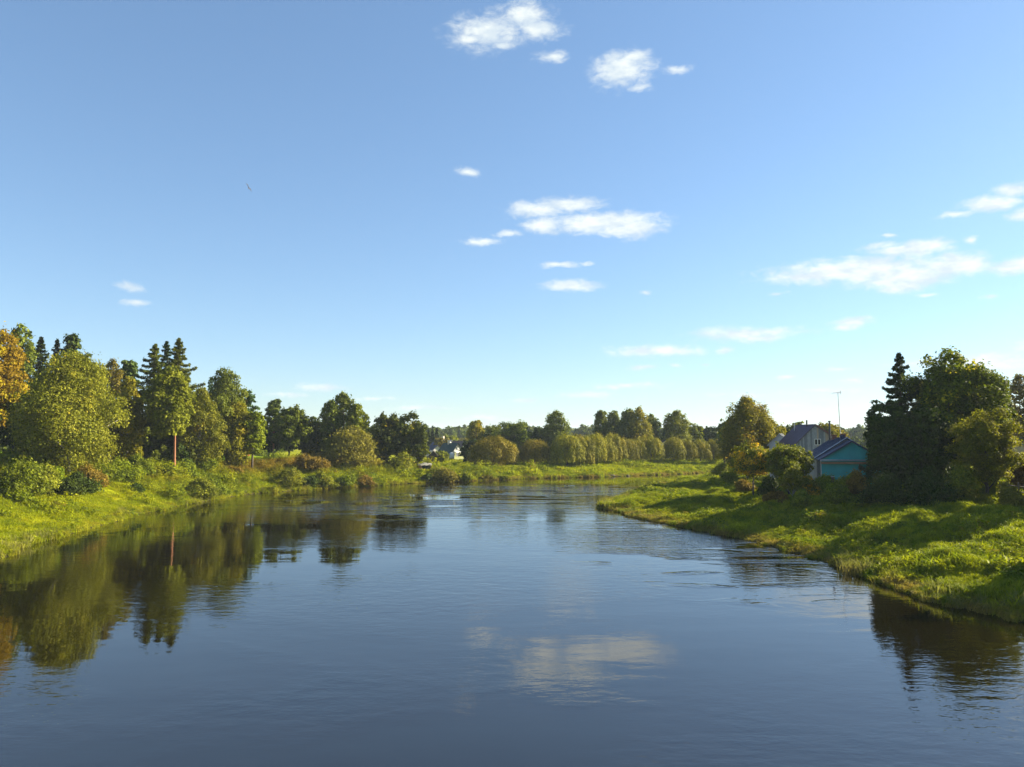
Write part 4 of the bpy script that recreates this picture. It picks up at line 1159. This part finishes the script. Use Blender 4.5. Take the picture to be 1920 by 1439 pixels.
def blade_mat(name, kind):
    m, b, bs = mat(name)
    pos = b.n.new('ShaderNodeNewGeometry').outputs['Position']
    c = grass_colour(b, pos)
    av = b.n.new('ShaderNodeAttribute'); av.attribute_name = 'leaf_tone'
    oi = b.n.new('ShaderNodeObjectInfo')
    if kind == 'reed': c = b.mix(.65, c, (.17, .15, .06))
    if kind == 'weed': c = b.mix(b.ramp(oi.outputs['Random'], .45, .95, 0, .8), c, (.045, .075, .012)); c = b.mix(b.ramp(oi.outputs['Random'], .08, .0, 0, .8), c, (.24, .17, .02))
    hs = b.n.new('ShaderNodeHueSaturation'); b.l.new(c, hs.inputs['Color'])
    b.l.new(b.m('ADD', b.m('MULTIPLY', av.outputs['Fac'], .5), b.m('MULTIPLY_ADD', oi.outputs['Random'], .4, .62)), hs.inputs['Value'])
    c = hs.outputs[0]
    b.put(bs.inputs['Base Color'], c); bs.inputs['Roughness'].default_value = .6; bs.inputs['Specular IOR Level'].default_value = .05
    tr = b.n.new('ShaderNodeBsdfTranslucent'); b.put(tr.inputs[0], b.mix(1.0, c, (1.2, 1.25, .7), 'MULTIPLY'))
    mx = b.n.new('ShaderNodeMixShader'); mx.inputs[0].default_value = .35
    b.l.new(bs.outputs[0], mx.inputs[1]); b.l.new(tr.outputs[0], mx.inputs[2]); b.l.new(mx.outputs[0], m.node_tree.nodes['Material Output'].inputs[0])
    return m

def scatter(name, src, pts, rot, scl, label=None):
    me = bpy.data.meshes.new(name); me.vertices.add(len(pts)); me.vertices.foreach_set('co', pts.astype(np.float32).ravel())
    a = me.attributes.new('rot', 'FLOAT_VECTOR', 'POINT'); a.data.foreach_set('vector', rot.astype(np.float32).ravel())
    a = me.attributes.new('scl', 'FLOAT_VECTOR', 'POINT'); a.data.foreach_set('vector', scl.astype(np.float32).ravel())
    me.update()
    o = link(name, me)
    ng = bpy.data.node_groups.new(name, 'GeometryNodeTree')
    ng.interface.new_socket('Geometry', in_out='INPUT', socket_type='NodeSocketGeometry')
    ng.interface.new_socket('Geometry', in_out='OUTPUT', socket_type='NodeSocketGeometry')
    N = ng.nodes; L = ng.links
    gi = N.new('NodeGroupInput'); go = N.new('NodeGroupOutput')
    mp = N.new('GeometryNodeMeshToPoints'); L.new(gi.outputs[0], mp.inputs[0])
    oi = N.new('GeometryNodeObjectInfo'); oi.inputs['Object'].default_value = src; oi.inputs['As Instance'].default_value = True
    ip = N.new('GeometryNodeInstanceOnPoints'); L.new(mp.outputs[0], ip.inputs['Points']); L.new(oi.outputs['Geometry'], ip.inputs['Instance'])
    r = N.new('GeometryNodeInputNamedAttribute'); r.data_type = 'FLOAT_VECTOR'; r.inputs[0].default_value = 'rot'
    s = N.new('GeometryNodeInputNamedAttribute'); s.data_type = 'FLOAT_VECTOR'; s.inputs[0].default_value = 'scl'
    e2r = N.new('FunctionNodeEulerToRotation'); L.new(r.outputs[0], e2r.inputs[0])
    L.new(e2r.outputs[0], ip.inputs['Rotation']); L.new(s.outputs[0], ip.inputs['Scale'])
    L.new(ip.outputs[0], go.inputs[0])
    md = o.modifiers.new('scatter', 'NODES'); md.node_group = ng
    tag(o, label, None, None, 'stuff')
    return o

RG = np.random.default_rng(77)
def land_points(n, x0, x1, y0, y1, side, dmax, dmin=0.0, dens=None):
    x = RG.uniform(x0, x1, n); y = RG.uniform(y0, y1, n)
    d = gzv(x, y, D2); l = gzv(x, y, LAND.astype(float)); r_ = gzv(x, y, rightm.astype(float))
    ok = (l > .45) & (d < dmax) & (d > dmin) & ((r_ > .5) == (side == 'R'))
    ok &= np.abs(x) < y * .72 + 14
    if dens is not None: ok &= RG.random(n) < dens(x, y, d)
    x, y = x[ok], y[ok]
    return x, y, np.maximum(gzv(x, y), .02)

def do_scatter(name, src, xyz_, smin, smax, tilt=.15, label=None, zs=1.0):
    x, y, z = xyz_; n = len(x)
    rot = np.stack([RG.normal(size=n) * tilt, RG.normal(size=n) * tilt, RG.random(n) * 6.28], -1)
    s = RG.uniform(smin, smax, n); clump = .5 + 1.9 * np.clip(fbm(x, y, 2.2, 5, 2) + .5, 0, 1) ** 2.2
    s = s * clump
    scatter(name, src, np.stack([x, y, z - .02], -1), rot, np.stack([s, s, s * zs], -1), label)
    return n

rng = np.random.default_rng(5)
g_m = blade_mat('grass_blades', 'grass'); w_m = blade_mat('weed_leaves', 'weed'); r_m = blade_mat('reed_blades', 'reed')
def src(name, me, m, x, y):
    o = link(name, me, None, m); o.location = (x, y, gz(x, y)); tag(o, kind='stuff'); return o
s1 = src('grass_tuft', blades('grass_tuft', 26, .55, .38, .05, rng, 1.1), g_m, 30, 62)
s2 = src('weed_clump', weed('weed_clump', 46, .42, .55, .10, rng), w_m, -52, 92)
s3 = src('reed_tuft', blades('reed_tuft', 22, 1.0, .35, .045, rng, .7), r_m, 23.2, 50)
s4 = src('coarse_grass_tuft', blades('coarse_grass_tuft', 22, .55, .6, .10, rng, .9), g_m, 10, 170)
notlawn = lambda x, y, d: np.where((x < -40) & (y > 120) & (d > 12), .0, 1.0)
cnt = 0
cnt += do_scatter('tall_grass', s1, land_points(190000, 10, 75, 28, 165, 'R', 45, dens=lambda x, y, d: np.clip((95 / y) ** 1.3, .2, 1)), .45, .95, .35)
cnt += do_scatter('meadow_grass', s1, land_points(110000, -90, -20, 40, 150, 'L', 40, dens=notlawn), .5, .95, .25)
cnt += do_scatter('bank_weeds', s2, land_points(110000, -90, 0, 40, 150, 'L', 34, dens=lambda x, y, d: notlawn(x, y, d) * np.clip(fbm(x, y, 6, 33, 2) * 3 + .30 + (y > 105) * .3, .05, 1) * np.where((y < 100) & (d < 15), .35, 1)), .45, 1.15, .2)
s5 = src('nettle_clump', weed('nettle_clump', 110, .9, 1.5, .12, rng), w_m, -50, 100)
cnt += do_scatter('slope_nettles', s5, land_points(15000, -90, 2, 60, 160, 'L', 22, 1.0, dens=lambda x, y, d: notlawn(x, y, d) * np.clip(fbm(x, y, 9, 43, 2) * 3.5 + .0 + np.clip((y - 95) / 40, 0, .4), .01, 1) * np.where((y < 98) & (d < 12), .015, 1)), .5, 1.1, .25)
cnt += do_scatter('far_bank_grass', s4, land_points(90000, -25, 110, 128, 215, 'L', 45), .6, 1.1, .25)
cnt += do_scatter('far_bank_weeds', s2, land_points(26000, -30, 100, 130, 210, 'L', 10, dens=lambda x, y, d: np.clip(fbm(x, y, 5, 3, 2) * 3 + .3, .02, 1)), .7, 1.6, .2)
cnt += do_scatter('right_bank_weeds', s2, land_points(26000, 10, 70, 30, 150, 'R', 40, dens=lambda x, y, d: np.clip(fbm(x, y, 5, 63, 2) * 3 + .15, .01, 1)), .5, 1.1, .2)
cnt += do_scatter('waterside_reeds', s3, land_points(120000, -60, 60, 30, 190, 'R', 1.4, dens=lambda x, y, d: np.clip(fbm(x, y, 6, 13, 2) * 3 + .4, .05, 1)), .35, .8, .2)
cnt += do_scatter('left_waterside_reeds', s3, land_points(120000, -60, 60, 50, 190, 'L', 1.3, dens=lambda x, y, d: np.clip(fbm(x, y, 6, 18, 2) * 3 + .3, .05, 1)), .35, .8, .2)
# the two reed stands the photograph shows standing in the shallows on the right
for i, (cx, py, n, lab) in enumerate(((1592, 1072, 26, 'stand of pale reeds at the waterline in the shade on the right bank'), (1770, 1118, 20, 'smaller reed stand at the waterline nearer on the right bank'))):
    Y = CAMZ * F / (py - 815); X = (cx - 960) / F * Y
    root = empty('reed_stand', (X, Y, 0)); tag(root, lab, 'reeds', 'reed stands on the right bank')
    me = blades('reeds', n * 9, 1.15, 1.0, .045, np.random.default_rng(60 + i), .75)
    link('blades', me, root, r_m)

# ------------------------------------------------------------------ far forest
rng = np.random.default_rng(11)
pf_ = envelope_puffs('oak', 9.0, 10.0, 1.0, rng, .6)
fs = link('forest_tree_clump', crown_from_puffs('forest_tree_clump', pf_, 1400, .75, rng), None, palmat('mid')); fs.location = (330, 620, gz(330, 620)); tag(fs, kind='stuff')
n = 9000
ang = RG.uniform(-R(44), R(44), n); dd = 420 + 1900 * RG.random(n) ** 1.2
x = np.sin(ang) * dd; y = np.cos(ang) * dd
ok = fbm(x, y, 180, 6, 2) + .10 + (dd - 600) / 2500 > 0
x, y = x[ok], y[ok]
n = len(x); s = RG.uniform(.7, 1.25, n) * .95
scatter('far_forest', fs, np.stack([x, y, gzv(x, y) - .4], -1), np.stack([np.zeros(n), np.zeros(n), RG.random(n) * 6.28], -1), np.stack([s, s, s * RG.uniform(.8, 1.1, n)], -1))
# low hedges and gardens behind the village, 230-420 m
n = 700
ang = RG.uniform(-R(40), R(40), n); dd = RG.uniform(235, 420, n)
x = np.sin(ang) * dd; y = np.cos(ang) * dd
ok = ~((np.abs(x / y - (855 - 960) / F) < .035)) & (gzv(x, y, LAND.astype(float)) > .9)
x, y = x[ok], y[ok]; n = len(x); s = RG.uniform(.25, .62, n)
scatter('village_thicket', fs, np.stack([x, y, gzv(x, y) - .3], -1), np.stack([np.zeros(n), np.zeros(n), RG.random(n) * 6.28], -1), np.stack([s, s, s], -1))

# ------------------------------------------------------------------ air
hm = bpy.data.materials.new('haze'); hm.use_nodes = True
nt = hm.node_tree
for n_ in list(nt.nodes):
    if n_.type != 'OUTPUT_MATERIAL': nt.nodes.remove(n_)
pvn = nt.nodes.new('ShaderNodeVolumePrincipled')
pvn.inputs['Color'].default_value = (.78, .90, 1.0, 1)
pvn.inputs['Density'].default_value = .00014
nt.links.new(pvn.outputs[0], nt.nodes['Material Output'].inputs['Volume'])
hz_ = MB().box(-4300, -270, -4.0, 4300, 4300, 48).build('haze', hm)
tag(hz_, kind='stuff')

print('TRIS', sum(sum(len(p.vertices) - 2 for p in m.polygons) if len(m.polygons) < 5000 else len(m.polygons) * 2 for m in bpy.data.meshes))
